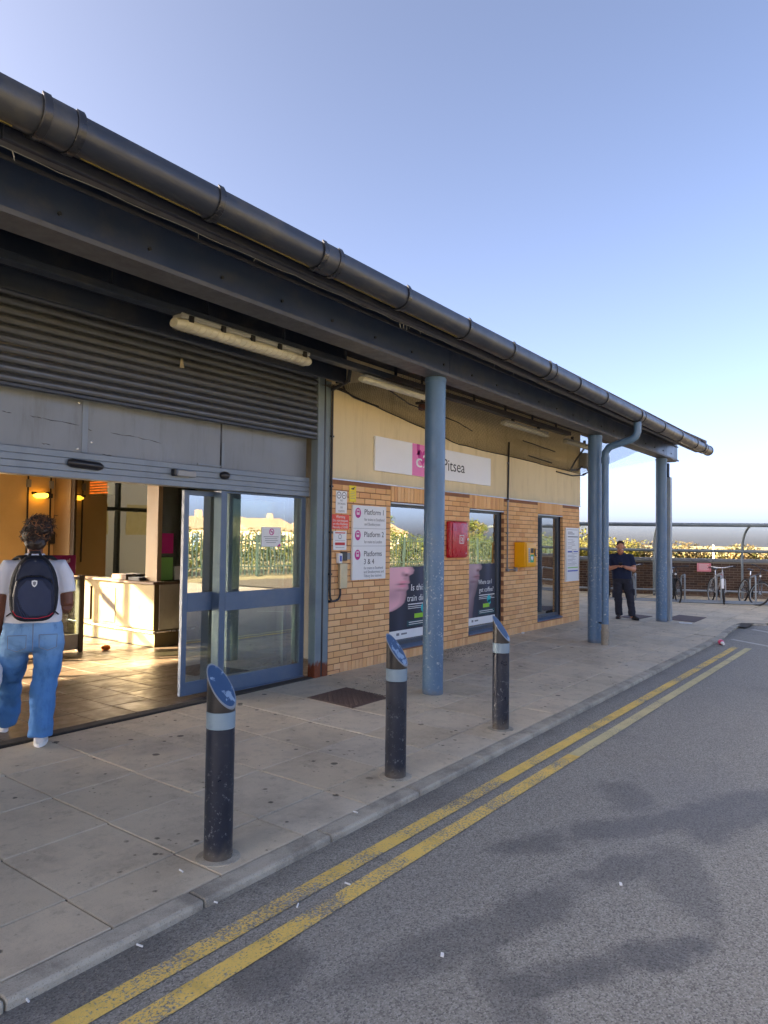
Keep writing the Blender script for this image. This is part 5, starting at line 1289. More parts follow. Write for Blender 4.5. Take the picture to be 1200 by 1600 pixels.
b.xf(XW); remesh('jeans', b, .011, M['denim'], W, 4, lambda p: wrinkle(5.5, .013, 1.6)(p)+wrinkle(13, .005, 1.2)(p))
pk = MB(); 
for s_ in (-1, 1):
    cx = s_*.105; P = [(cx-.062, -.196, .875), (cx+.062, -.196, .875), (cx+.060, -.196, .78), (cx, -.190, .755), (cx-.060, -.196, .78), (cx-.062, -.196, .875)]
    pk.tube(P, .003, 5)
pk.tube([(0, -.192, .96), (0, -.20, .86), (0, -.186, .76)], .0035, 5); pk.xf(XW).build('seam', pm('denim_thread', srgb(120, 130, 150), .8), W)
for (hl, dr) in (((.066, -.065, 0), (.10, 1, 0)), ((-.178, .51, 0), (-.30, 1, 0))):
    b = MB(); shoe(b, (hl[0], hl[1], .022), dr, .255, .046, .075); b.xf(XW); so_ = b.build('shoe', M['shoe'], W, smooth='all')
    b = MB(); sole(b, (hl[0], hl[1], 0), dr, .265, .052, .0, .030); b.xf(XW); b.build('sole', M['whiteink'], so_, smooth=True)
# hair
b = MB(); b.ell((.0, .025, 1.635), .094, .112, .120, 18, 12); b.ell((.025, -.025, 1.685), .092, .085, .082, 16, 10); b.ell((0, -.03, 1.56), .078, .06, .06, 14, 8)
b.xf(XW); hb = remesh('hair', b, .009, M['hair'], W, 3, wrinkle(30, .010))
setface(hb.data, 'tone', [random.random()*.6 for _ in hb.data.polygons])
cu = MB(); tn = []
for i in range(720):
    a = random.uniform(0, 2*pi); t = random.uniform(-.5, 1.45); top = random.random() < .55
    c = Vector((.025, -.025, 1.685)) if top else Vector((0, .02, 1.63)); R_ = (.09, .084, .082) if top else (.094, .112, .118)
    p = c+Vector((R_[0]*cos(t)*cos(a), R_[1]*cos(t)*sin(a), R_[2]*sin(t)))
    nrm = (p-c).normalized(); tg = nrm.cross(Vector((random.uniform(-1, 1), random.uniform(-1, 1), random.uniform(-.3, 1)))).normalized(); bt = nrm.cross(tg)
    pts = []; L = random.uniform(.03, .075); wv = random.uniform(2, 5); ph = random.uniform(0, 6)
    for j in range(7): s_ = j/6; pts.append(p+tg*(L*s_)+bt*(.010*sin(wv*s_*2+ph))+nrm*(.003+.014*s_*s_*random.uniform(.2, 1.0)-.01*s_))
    n0 = len(cu.f); cu.tube(pts, [.0022, .0028, .003, .0028, .0026, .002, .001], 4); tn += [random.random()]*(len(cu.f)-n0)
for i in range(24):       # loose curls standing off to the right
    p = Vector((.07, -.03, 1.70))+Vector((random.gauss(0, .03), random.gauss(0, .03), random.gauss(0, .035))); v = Vector((random.uniform(.3, 1), random.uniform(-.5, .3), random.uniform(-.3, .9))).normalized()
    s1 = v.orthogonal().normalized(); s2 = v.cross(s1); L = random.uniform(.04, .085); pts = [p+v*(L*j/8)+s1*(.010*cos(j*1.3))+s2*(.010*sin(j*1.3)) for j in range(9)]
    n0 = len(cu.f); cu.tube(pts, [.0022]*8+[.001], 4); tn += [random.random()*1.1]*(len(cu.f)-n0)
cu.xf(XW); hc = cu.build('curls', M['hair'], W, smooth='all', kind='stuff'); setface(hc.data, 'tone', tn)

XB = XW @ Matrix.Translation((0, -.125, 1.225)) @ Matrix.Diagonal((.93, .93, .95, 1)) @ Matrix.Translation((0, .125, -1.215))
# backpack on her back
BP = thing('backpack', 'navy backpack with a red lower piping line worn by the person in jeans', 'backpack', XW @ Vector((0, -.2, 1.0)))
def outline(hw_b, hw_m, hw_t, z0, z1, n=40):
    pts = []
    for k in range(n):
        a = 2*pi*k/n; ca, sa = cos(a), sin(a); zc, hz = (z0+z1)/2, (z1-z0)/2; v = math.copysign(abs(sa)**.62, sa)
        hw = hw_m+(hw_t-hw_m)*max(0, v)**1.6+(hw_b-hw_m)*max(0, -v)**1.5; pts.append((hw*math.copysign(abs(ca)**.55, ca), zc+hz*v))
    return pts
def puff(ol, ys, sc, cz):
    b = MB(); rs = []
    for y, s_ in zip(ys, sc): rs.append([(x*s_, y, cz+(z-cz)*s_) for x, z in ol])
    return b.loft(rs)
ol = outline(.182, .180, .115, .955, 1.475)
puff(ol, (-.135, -.142, -.18, -.25, -.285, -.300), (.90, .96, 1.0, .99, .94, .86), 1.2).xf(XB).build('main_body', M['navyblack'], BP, smooth='all')
ol2 = outline(.155, .150, .10, .985, 1.452)
puff(ol2, (-.28, -.30, -.318, -.326), (1.0, .99, .95, .86), 1.22).xf(XB).build('upper_panel', M['navy'], BP, smooth='all')
ol3 = outline(.150, .150, .128, .975, 1.315)
puff(ol3, (-.30, -.335, -.352, -.360), (1.0, .99, .95, .86), 1.15).xf(XB).build('front_pocket', M['navy'], BP, smooth='all')
pts = [(-.055, 1.285), (.055, 1.285), (.12, 1.20), (.125, 1.06), (.095, 1.015), (-.03, 1.01), (-.075, 1.05), (-.118, 1.16), (-.11, 1.22)]
MB().loft([[(x, -.352, z) for x, z in pts], [(x*.985, -.366, 1.15+(z-1.15)*.985) for x, z in pts], [(x*.95, -.3665, 1.15+(z-1.15)*.95) for x, z in pts]]).xf(XB).build('pocket_panel', M['navylight'], BP, smooth=True)
b = MB()
for k in range(3): b.tube([(-.128+k*.016, -.355, 1.145-k*.004), (-.10+k*.018, -.360, 1.06-k*.004), (-.075+k*.018, -.362, 1.0)], .004, 6)
b.xf(XB).build('ribbing', M['navylight'], BP, smooth=True)
MB().tube([(-.150, -.335, 1.055), (-.125, -.352, 1.018), (-.06, -.360, .996), (.03, -.361, .992), (.11, -.355, 1.008), (.140, -.340, 1.03)], .0035, 6).xf(XB).build('red_piping', M['redpipe'], BP)
b = MB(); b.tube([(-.150, -.305, 1.16), (-.125, -.33, 1.28), (-.06, -.345, 1.318), (.05, -.345, 1.318), (.125, -.33, 1.28), (.150, -.305, 1.16)], .005, 6); b.tube([(-.14, -.28, 1.30), (-.10, -.30, 1.40), (0, -.31, 1.445), (.10, -.30, 1.40), (.14, -.28, 1.30)], .005, 6); b.xf(XB).build('zip', M['black'], BP)
b = MB(); b.tube([(.0, -.318, 1.432), (.03, -.318, 1.42), (.055, -.316, 1.405)], .004, 6); b.tube([(-.128, -.335, 1.21), (-.138, -.335, 1.175), (-.142, -.335, 1.155)], [.004, .007, .005], 6); b.xf(XB).build('zip_puller', M['chrome'], BP)
b = MB(); hp = [(-.020, 1.283), (0, 1.288), (.020, 1.283), (.020, 1.26), (.012, 1.243), (0, 1.235), (-.012, 1.243), (-.020, 1.26)]; b.poly([(x, -.372, z) for x, z in hp], (0, .006, 0)); lo = b.xf(XB).build('shield_logo', M['whiteink'], BP)
b = MB(); b.poly([(x*.55, -.3735, 1.262+(z-1.262)*.6) for x, z in hp], (0, .001, 0)); lo2 = b.xf(XB).build('shield_mark', M['greyink'], lo)
b = MB()
for s_ in (-1, 1): b.tube([(s_*.055, -.165, 1.43), (s_*.085, -.12, 1.462), (s_*.125, -.05, 1.458), (s_*.150, .03, 1.435), (s_*.155, .11, 1.37), (s_*.15, .15, 1.25), (s_*.16, .12, 1.10)], .034, 10, hint=(1, 0, 0), ry=.011)
b.xf(XB).build('shoulder_strap', M['navyblack'], BP, smooth='all')
MB().tube([(-.045, -.19, 1.462), (-.03, -.20, 1.50), (.03, -.20, 1.50), (.045, -.19, 1.462)], .012, 8).xf(XB).build('haul_loop', M['navyblack'], BP, smooth='all')
b = MB(); b.tube([(.165, -.17, 1.02), (.19, -.08, .99), (.17, .06, 1.02)], .006, 6); b.tube([(-.165, -.17, 1.02), (-.195, -.08, .99), (-.17, .06, 1.02)], .006, 6); b.xf(XB).build('side_strap', M['navyblack'], BP)
CB = thing('carrier_bag', 'white carrier bag held in the left hand of the person in jeans', 'bag', XW @ Vector((-.27, .08, .45)))
b = MB(); rings_body(b, [(.42, .06, .13, -.285, .07), (.50, .085, .15, -.285, .07), (.62, .075, .145, -.28, .07), (.70, .03, .10, -.27, .075), (.72, .015, .06, -.265, .08)]); b.xf(XW); remesh('bag_body', b, .012, M['tshirt'], CB, 3, wrinkle(14, .012))
MB().tube([(-.262, .03, .71), (-.255, .04, .76), (-.252, .08, .765), (-.258, .12, .72)], .006, 6).xf(XW).build('handle', M['tshirt'], CB)

# the man looking at his phone
MBASE = Vector((15.42, 5.20, gz(5.2))); XM = Matrix.Translation(MBASE) @ Matrix.Rotation(radians(109), 4, 'Z')
PMN = thing('person', 'person in navy T-shirt and charcoal trousers looking down at a phone by the bike racks', 'person', MBASE)
b = MB(); Pm, Rm = head(b, (.0, .045, 1.515), radians(34), 1.04, radians(4))
b.tube([(0, -.06, 1.30), (0, -.045, 1.40), (0, .01, 1.47)], [.08, .066, .062], 14)
rings_body(b, [(.80, .16, .11, -.04, -.06), (.95, .16, .12, -.03, -.06), (1.15, .18, .12, -.01, -.06), (1.30, .19, .11, 0, -.06), (1.37, .10, .08, 0, -.05)])
b.tube([(-.15, -.06, 1.32), (-.21, -.06, 1.30), (-.245, -.05, 1.17), (-.275, .0, 1.045)], [.065, .068, .058, .052], 14); b.tube([(-.275, 0, 1.045), (-.20, .13, 1.07), (-.085, .22, 1.105)], [.052, .047, .032], 14)
b.tube([(.15, -.06, 1.32), (.21, -.06, 1.30), (.245, -.05, 1.17), (.275, .0, 1.045)], [.065, .068, .058, .052], 14); b.tube([(.275, 0, 1.045), (.20, .13, 1.07), (.085, .22, 1.105)], [.052, .047, .032], 14)
hand(b, (-.085, .22, 1.105), (.75, .55, .2), (-.2, -.6, .75), 1.0, 1); hand(b, (.085, .22, 1.105), (-.75, .55, .2), (.2, -.6, .75), 1.0, -1)
for top, kn, an_ in (((-.12, -.05, .82), (-.19, .09, .47), (-.235, .12, .09)), ((.06, -.05, .82), (.045, .05, .47), (.03, .0, .09))): b.tube([top, kn, an_, Vector(an_)+Vector((0, .03, -.05))], [.09, .06, .045, .04], 12)
b.xf(XM); remesh('body', b, .0075, M['skin_fair'], PMN, 4)
b = MB()
for s_ in (-1, 1):
    p = XM @ Pm(s_*.030, .082, .012); b.ell(p, .011, .011, .011, 10, 8)
b.build('eye', M['whiteink'], PMN, smooth=True)
b = MB()
for s_ in (-1, 1): b.ell(XM @ Pm(s_*.030, .0925, .008), .005, .005, .005, 8, 6)
b.build('iris', M['ink'], PMN, smooth=True)
b = MB()
for s_ in (-1, 1): b.tube([XM @ Pm(s_*.050, .080, .040), XM @ Pm(s_*.032, .094, .046), XM @ Pm(s_*.014, .097, .042)], .0045, 6)
b.build('eyebrow', M['shorthair'], PMN)
b = MB()
RR = XM.to_3x3() @ Rm
b.ell(XM @ Pm(0, -.030, .052), .081*1.04, .090*1.04, .080*1.04, 20, 14, RR); b.ell(XM @ Pm(0, -.05, .0), .075, .065, .08, 16, 10, RR)
remesh('hair', b, .008, M['shorthair'], PMN, 2, wrinkle(60, .003))
b = MB(); b.tube([XM @ Pm(-.055, .055, -.055), XM @ Pm(-.035, .078, -.100), XM @ Pm(0, .090, -.112), XM @ Pm(.035, .078, -.100), XM @ Pm(.055, .055, -.055)], [.010, .014, .016, .014, .010], 8); b.build('stubble', pm('stubble_beard', srgb(150, 100, 82), .8, 0, .2, 60), PMN, smooth='all')
b = MB(); rings_body(b, [(.845, .20, .145, -.03, -.06), (.92, .205, .155, -.03, -.055), (1.02, .205, .155, -.02, -.05), (1.14, .21, .145, -.01, -.055), (1.26, .215, .13, 0, -.06), (1.33, .18, .11, 0, -.06), (1.375, .11, .085, 0, -.055), (1.405, .075, .07, 0, -.04)])
for s_ in (-1, 1): b.tube([(s_*.12, -.06, 1.31), (s_*.195, -.06, 1.30), (s_*.235, -.052, 1.20), (s_*.258, -.03, 1.12)], [.075, .085, .078, .074], 16)
b.xf(XM); remesh('tshirt', b, .010, M['navytee'], PMN, 4, wrinkle(8, .007, .8))
b = MB(); rings_body(b, [(.90, .175, .13, -.03, -.06), (.82, .20, .145, -.03, -.06), (.74, .185, .12, -.03, -.05)])
b.tube([(-.125, -.05, .80), (-.16, .03, .62), (-.19, .09, .46), (-.215, .11, .28), (-.235, .12, .07)], [.105, .098, .085, .076, .078], 18); b.tube([(.06, -.05, .80), (.055, .01, .62), (.045, .05, .46), (.04, .03, .28), (.03, .0, .07)], [.105, .098, .085, .076, .078], 18)
b.xf(XM); remesh('trousers', b, .011, M['worktrouser'], PMN, 3, lambda p: wrinkle(9, .011, 1.5)(p))
b = MB(); b.box(.10, .02, .44, .17, .10, .60); b.box(-.29, .02, .50, -.225, .13, .64); b.xf(XM).build('cargo_pocket', M['worktrouser'], PMN, bevel=.02, seg=2, smooth=True)
for hl, dr in (((-.235, .07, 0), (-.45, .9, 0)), ((.03, -.05, 0), (.12, 1, 0))):
    b = MB(); shoe(b, (*hl[:2], .02), dr, .27, .046, .085); b.xf(XM); so_ = b.build('shoe', M['bootleather'], PMN, smooth='all')
    b = MB(); sole(b, hl, dr, .28, .050, 0, .024); b.xf(XM); b.build('sole', M['black'], so_, smooth=True)
PH_ = thing('mobile_phone', 'dark mobile phone held in both hands by the person in navy', 'phone', XM @ Vector((0, .30, 1.15)))
b = MB(); b.obox((0, .275, 1.145), (.038, 0, 0), (0, .045, .055), (0, .004, -.0034)); b.xf(XM).build('body', M['black'], PH_, bevel=.004)
b = MB(); b.obox((0, .2705, 1.1488), (.034, 0, 0), (0, .040, .049), (0, .0004, -.0003)); b.xf(XM).build('screen', M['traindark'], PH_)

# ------------------------------------------------------------------ cycle shelter, wall, racks, bicycles
SO = Vector((20.7, 5.2, .03)); SD = Vector((.407, -.914, 0)).normalized(); SN = Vector((.914, .407, 0)).normalized()
def sp(a, b_, z=0): return SO+SD*a+SN*b_+Vector((0, 0, z))
def onplane(u, v, b_):
    d = fw+r2*((u-600)/F_PX)+u2*((800-v)/F_PX); q = SO+SN*b_; c0 = Vector((0, 0, CAM_H)); t = SN.dot(q-c0)/SN.dot(d); p = c0+d*t
    return SD.dot(p-SO), p.z-SO.z
B_BACK, B_TOP, B_WALL = 2.2, 1.05, 2.5
zl = onplane(1120, 861, B_BACK)[1]; zt_ = onplane(1120, 820.2, B_TOP)[1]; zw = onplane(1120, 873, B_WALL)[1]
a_post = onplane(1160, 930, B_BACK)[0]; a_end = onplane(1040, 940, .0)[0]-.0
BW = thing('boundary_wall', 'dark brown brick wall with grey coping behind the bike racks', 'wall', sp(0, B_WALL))
L0, L1 = -9.0, 9.0
def sbox(b, a0, a1, b0, b1, z0, z1): return b.loft([[sp(a0, b0, z0), sp(a1, b0, z0), sp(a1, b1, z0), sp(a0, b1, z0)], [sp(a0, b0, z1), sp(a1, b0, z1), sp(a1, b1, z1), sp(a0, b1, z1)]])
sbox(MB(), L0, L1, B_WALL+.012, B_WALL+.22, -.2, zw-.10).build('wall_core', M['darkmortar'], BW)
mb_ = MB(); tn = []
for r in range(int((zw-.11)/.075)+1):
    z = -.02+r*.075; x = L0-(.1125 if r % 2 else 0)
    while x < L1:
        j_ = random.uniform(-.003, .003); a0, a1 = max(x, L0)+.005, min(x+.22, L1)
        if z+.066 < zw-.095 and a1-a0 > .03: sbox(mb_, a0, a1, B_WALL+j_, B_WALL+.03, z, z+.066); tn += [random.random()]*6
        x += .225
bo = mb_.build('brick', M['darkbrick'], BW, kind='stuff'); setface(bo.data, 'tone', tn)
k = L0
while k < L1: sbox(MB(), k+.003, k+.597, B_WALL-.04, B_WALL+.26, zw-.10, zw).build('coping_stone', M['coping'], BW, bevel=.01); k += .6
SH = thing('bike_shelter', 'long curved cycle shelter of grey steel arches with clear panels', 'shelter', sp(0, B_BACK))
def arch(a, r=.035):
    P = [sp(a, B_BACK, 0), sp(a, B_BACK, zl*.6), sp(a, B_BACK, zl)]
    H_ = zt_-zl; D_ = B_BACK-B_TOP
    for q in range(1, 9): t = q/8*pi/2; P.append(sp(a, B_BACK-D_*(1-cos(t)), zl+H_*sin(t)))
    return MB().tube(P, r, 8, hint=SD).build('arch_post', M['shelterframe'], SH, smooth=True)
posts = [a_end-6.0, a_end-3.0, a_end, a_post, a_post+3.2, a_post+6.4]
for a in posts: arch(a)
rail = lambda nm, b_, z, r=.03, a0=posts[0], a1=posts[-1], m='shelterframe': MB().tube([sp(a0, b_, z), sp(a1, b_, z)], r, 8).build(nm, M[m], SH, smooth=True)
rail('lower_rail', B_BACK, zl, .045); rail('top_rail', B_TOP, zt_, .055)
for a0, a1 in zip(posts[:-1], posts[1:]):
    b = MB(); rs = []
    for q in range(0, 9): t = q/8*pi/2; rs.append((B_BACK-(B_BACK-B_TOP)*(1-cos(t))+.012, zl+(zt_-zl)*sin(t)))
    b.loft([[sp(a0+.03, y, z) for y, z in rs]+[sp(a0+.03, y+.006, z+.004) for y, z in reversed(rs)], [sp(a1-.03, y, z) for y, z in rs]+[sp(a1-.03, y+.006, z+.004) for y, z in reversed(rs)]]).build('clear_panel', M['polycarb'], SH)
# ribbed end panel
edge = []
for q in range(0, 9): t = q/8*pi/2; edge.append((B_BACK-(B_BACK-B_TOP)*(1-cos(t)), zl+(zt_-zl)*sin(t)))
def ztop_at(b_):
    if b_ <= B_TOP: return zt_
    for (p, q) in zip(edge[:-1], edge[1:]):
        if q[0] <= b_ <= p[0]: return q[1]+(p[1]-q[1])*(b_-q[0])/(p[0]-q[0]+1e-9)
    return zl
nb = 8
for i in range(nb):
    b0, b1 = .06+(B_BACK-.06)*i/nb, .06+(B_BACK-.06)*(i+1)/nb; bm_ = (b0+b1)/2
    zt1 = min(ztop_at(b0), ztop_at(b1))-.04
    MB().loft([[sp(a_end-.006, b0+.012, .16), sp(a_end+.006, b0+.012, .16), sp(a_end+.006, b1-.012, .16), sp(a_end-.006, b1-.012, .16)], [sp(a_end-.006, b0+.012, zt1), sp(a_end+.006, b0+.012, zt1), sp(a_end+.006, b1-.012, zt1), sp(a_end-.006, b1-.012, zt1)]]).build('end_panel', M['polycarb'], SH)
    MB().tube([sp(a_end, b0, .12), sp(a_end, b0, min(ztop_at(b0), zt_))], .018, 6).build('end_bar', M['shelterframe'], SH)
MB().tube([sp(a_end, .06, 0), sp(a_end, .06, zt_)], .035, 8).build('end_post', M['shelterframe'], SH)
MB().tube([sp(a_end, .06, zt_), sp(a_end, B_TOP, zt_)], .03, 8).build('end_rail', M['shelterframe'], SH); MB().tube([sp(a_end, .06, .12), sp(a_end, B_BACK, .12)], .025, 8).build('end_rail', M['shelterframe'], SH)
RK = thing('bike_rack', 'galvanised floor rack of low hoops along the bike shelter', 'rack', sp(3, .5))
def rk(nm, P, r=.022): return MB().tube(P, r, 8, hint=SD).build(nm, M['galv'], RK, smooth=True)
for b_ in (.02, .12): pass
rk('base_rail', [sp(-6, .0, .03), sp(8.5, .0, .03)], .028); rk('base_rail', [sp(-6, .55, .03), sp(8.5, .55, .03)], .028); rk('back_rail', [sp(-6, 2.0, .22), sp(8.5, 2.0, .22)], .03)
hoops = [onplane(u, 945, 0)[0] for u in (948, 993, 1070, 1127, 1181)]
hoops += [hoops[-1]+1.2, hoops[-1]+2.4]
for a in hoops: rk('hoop', [sp(a, .0, .03), sp(a, .0, .70), sp(a+.01, .06, .77), sp(a+.01, .49, .72), sp(a, .55, .66), sp(a, .55, .03)])
t = thing('pink_notice', 'faded pink notice board hanging above the bike racks', 'notice', sp(0, 2.3, 1.0))
a0, z0 = onplane(1089, 893, 2.3); a1, z1 = onplane(1111, 880, 2.3)
sbox(MB(), a0, a1, 2.29, 2.302, z0, z1).build('board', M['pinksign'], t, bevel=.004)
b = MB(); b.tube([sp(a0+.03, 2.3, z1), sp(a0+.1, 2.3, z1+.07), sp(a1-.1, 2.3, z1+.07), sp(a1-.03, 2.3, z1)], .005, 5); b.build('wire', M['cable'], t)
b = MB()
for i in range(5): sbox(b, a0+.06, a1-.06-.05*(i % 2), 2.287, 2.2893, z1-.05-i*.035, z1-.040-i*.035)
b.build('print_line', M['whiteink'], t, kind='stuff')

def make_bike(label, framecol, rimcol, guard=None, steer=0.):
    t = thing('bicycle', label, 'bicycle', (0, 0, 0), 'bicycles parked in the rack')
    R = .335; WBs = 1.04; fm = pm('bike_frame_'+str(len(M)), framecol, .35, .1, .08, 8, .15); M['bf%d' % len(M)] = fm
    hub_r, hub_f = Vector((-.44, 0, R)), Vector((.60, 0, R)); bb = Vector((-.02, 0, .29)); seat = Vector((-.19, 0, .80)); ht, hbm = Vector((.40, 0, .86)), Vector((.44, 0, .72))
    F = Matrix.Translation(ht) @ Matrix.Rotation(steer, 4, (ht-hub_f).normalized()) @ Matrix.Translation(-ht)
    def wheel(c, nm, mx=None):
        b = MB(); b.tube([(c.x+R*.965*cos(2*pi*k/36), c.y, c.z+R*.965*sin(2*pi*k/36)) for k in range(36)], .022, 8, hint=(0, 1, 0), closed=True)
        if mx: b.xf(mx)
        w_ = b.build('wheel', M['tyre'], t, smooth=True)
        b = MB(); b.tube([(c.x+R*.885*cos(2*pi*k/36), c.y, c.z+R*.885*sin(2*pi*k/36)) for k in range(36)], .010, 6, hint=(0, 1, 0), closed=True)
        if mx: b.xf(mx)
        b.build('rim', M[rimcol], w_, smooth=True)
        b = MB()
        for k in range(20):
            a = 2*pi*k/20; s_ = .02*(1 if k % 2 else -1); b.tube([(c.x, c.y+s_, c.z), (c.x+R*.88*cos(a), c.y, c.z+R*.88*sin(a))], .0018, 4, cap=False)
        b.tube([(c.x, -.045, c.z), (c.x, .045, c.z)], .02, 8)
        if mx: b.xf(mx)
        b.build('spokes', M['galv'], w_)
    wheel(hub_r, 'rear'); wheel(hub_f, 'front', F)
    b = MB(); b.tube([seat, bb, hbm], .018, 10); b.tube([seat+Vector((.01, 0, -.05)), ht], .017, 10); b.tube([ht+Vector((0, 0, .02)), hbm+Vector((.01, 0, -.03))], .022, 10)
    for s_ in (-1, 1): b.tube([bb, (-.3, s_*.05, R), (hub_r.x, s_*.06, R)], .010, 8); b.tube([seat+Vector((0, 0, -.06)), (-.28, s_*.05, .62), (hub_r.x, s_*.06, R)], .009, 8)
    b.build('frame', fm, t, smooth=True)
    b = MB(); b.tube([hbm+Vector((.01, 0, -.03)), Vector((.475, 0, .69))], .02, 8)
    for s_ in (-1, 1): b.tube([(.472, s_*.02, .69), (.475, s_*.055, .68), (.50, s_*.058, .60), (hub_f.x, s_*.058, R)], [.016, .016, .015, .010], 8)
    b.xf(F).build('fork', fm, t, smooth=True)
    b = MB(); b.tube([ht, (.385, 0, .95), (.43, 0, 1.0)], .014, 8); b.tube([(.36, -.33, 1.02), (.40, -.25, 1.03), (.43, -.08, 1.0), (.43, .08, 1.0), (.40, .25, 1.03), (.36, .33, 1.02)], .012, 8); hb_ = b.xf(F).build('handlebar', M['black'] if framecol[0] < .3 else M['chrome'], t, smooth=True)
    b = MB()
    for s_ in (-1, 1):
        MB().tube([(.40, s_*.23, 1.03), (.355, s_*.34, 1.02)], .018, 8).xf(F).build('grip', M['black'], hb_, smooth=True)
        MB().tube([(.44, s_*.2, 1.02), (.47, s_*.26, 1.0), (.46, s_*.32, .99)], .006, 5).xf(F).build('brake_lever', M['black'], hb_)
    b = MB(); b.tube([(.43, .1, 1.0), (.52, .08, .98), (.50, .03, .80), (.50, .05, .62)], .004, 5); b.xf(F).build('brake_cable', M['black'], hb_)
    b = MB(); b.tube([seat+Vector((.015, 0, -.06)), (-.215, 0, .92)], .013, 8); b.build('seat_post', M['chrome'], t)
    b = MB(); b.tube([(-.36, 0, .945), (-.30, 0, .95), (-.18, 0, .945), (-.06, 0, .935)], [.05, .075, .045, .015], 12, hint=(0, 1, 0), ry=[.02, .03, .025, .012]); b.build('saddle', M['black'], t, smooth=True)
    b = MB(); b.tube([bb+Vector((0, .05, 0)), bb+Vector((0, .062, 0))], .085, 20); b.tube([bb+Vector((0, .07, 0)), bb+Vector((.10, .075, -.13))], .010, 6); b.tube([bb+Vector((0, -.07, 0)), bb+Vector((-.10, -.075, .13))], .010, 6); b.obox(bb+Vector((.10, .12, -.13)), (.045, 0, 0), (0, .04, 0), (0, 0, .010)); b.obox(bb+Vector((-.10, -.12, .13)), (.045, 0, 0), (0, .04, 0), (0, 0, .010)); b.build('crank', M['black'], t)
    if guard:
        b = MB()
        P = [(hub_f.x+(R+.035)*cos(a), 0, hub_f.z+(R+.035)*sin(a)) for a in [radians(20+12*q) for q in range(12)]]; b.tube(P, .030, 8, hint=(0, 1, 0), ry=.006); b.xf(F).build('mudguard', M[guard], t, smooth=True)
    b = MB(); b.tube([(.46, -.03, .80), (.475, -.03, .80)], .028, 10); b.xf(F).build('reflector', M['redbox'] if guard else M['whiteink'], t)
    return t
bikes = [(1061, 946, 'black bicycle with dark rims in the rack nearest the last canopy post', (.02, .02, .022), 'black', None, .1, 2, 0), (1127, 950, 'bicycle with a white front mudguard in the middle of the rack', (.45, .45, .46), 'galv', 'whiteink', -.35, -4, 5), (1180, 951, 'dark bicycle with silver rims at the right edge of the rack', (.05, .05, .055), 'galv', None, .45, -10, 8),
         (990, 942, 'pale grey bicycle partly hidden behind the person in navy', (.35, .36, .38), 'galv', None, -.1, 3, 0), (948, 940, 'dark bicycle seen between the second post and its downpipe', (.03, .03, .05), 'black', None, .2, 0, 0)]
base_ang = atan2(-SN.y, -SN.x)
for (u, v, lb, fc, rc, gd, st_, lean, dy) in bikes:
    t = make_bike(lb, fc, rc, gd, st_); a = onplane(u, v, -.05)[0]; p = sp(a, .55+.02, -.025); ang = base_ang+radians(dy)
    t.rotation_mode = 'XYZ'; t.rotation_euler = (radians(lean), 0, ang); t.location = p-Vector((cos(ang)*.04, sin(ang)*.04, 0))

# ------------------------------------------------------------------ greenery and far things
def leaves(b, tn, c, rad, n, size, flat=1.0):
    for _ in range(n):
        d = Vector((random.gauss(0, 1), random.gauss(0, 1), random.gauss(0, 1))).normalized(); r = random.random()**.45
        p = Vector(c)+Vector((d.x*rad[0], d.y*rad[1], d.z*rad[2]))*r
        nn = (d+Vector((random.uniform(-1, 1), random.uniform(-1, 1), random.uniform(-.3, 1)))).normalized(); u_ = nn.orthogonal().normalized(); u_.rotate(Matrix.Rotation(random.uniform(0, 6.28), 3, nn)); v_ = nn.cross(u_); s_ = size*random.uniform(.6, 1.3)
        b.add([p-u_*s_, p-v_*s_*.5, p+u_*s_, p+v_*s_*.5], [(0, 1, 2, 3)]); tn.append(random.random())
def tree(label, x, y, h, r, mat, n=2600, size=.12, seed=1):
    random.seed(seed); t = thing('tree', label, 'tree', (x, y, -.05), 'trees around the station forecourt')
    b = MB(); b.tube([(x, y, -.05), (x+.05, y, h*.3), (x-.05, y+.1, h*.6), (x, y, h*.85)], [.16*h/6, .12*h/6, .08*h/6, .03], 10)
    for q in range(7): a = q*2.4; z0 = h*(.3+.07*q); b.tube([(x, y, z0), (x+r*.4*cos(a), y+r*.4*sin(a), z0+h*.1), (x+r*.75*cos(a), y+r*.75*sin(a), z0+h*.2)], [.07*h/6, .045*h/6, .015], 6)
    b.build('trunk', M['bark'], t, smooth='all'); b = MB(); tn = []
    for q in range(16):
        a = random.uniform(0, 6.28); rr = r*random.uniform(.1, .8); zz = h*random.uniform(.38, .92); k_ = (1-abs(zz/h-.6)*1.1)
        leaves(b, tn, (x+rr*cos(a)*k_, y+rr*sin(a)*k_, zz), (r*.38, r*.38, h*.13), n//16, size)
    o = b.build('crown', M[mat], t); setface(o.data, 'tone', tn); return t
def hedge(label, p0, p1, w_, h0, h1, n, size, mat, seed, nm='hedge'):
    random.seed(seed); t = thing(nm, label, 'hedge', (*p0, 0)); b = MB(); tn = []; P0, P1 = Vector((*p0, 0)), Vector((*p1, 0)); m = max(2, int((P1-P0).length/1.1))
    for q in range(m+1):
        p = P0.lerp(P1, q/m)+Vector((random.uniform(-.3, .3), random.uniform(-.3, .3), 0)); hh = random.uniform(h0, h1)
        leaves(b, tn, (p.x, p.y, hh*.5), (w_, w_, hh*.52), n//m, size)
    o = b.build('foliage', M[mat], t, kind='stuff'); setface(o.data, 'tone', tn)
    b = MB()
    for q in range(0, m+1, 2): p = P0.lerp(P1, q/m); b.tube([(p.x, p.y, -.05), (p.x+.1, p.y, h0*.8)], [.05, .02], 5)
    b.build('stem', M['bark'], t); return t
hedge('hedge with sunlit yellow leaf colour beyond the wall behind the person in navy', (34, 18), (46, 14.5), .9, 1.6, 2.1, 9000, .10, 'leafsunlit', 3)
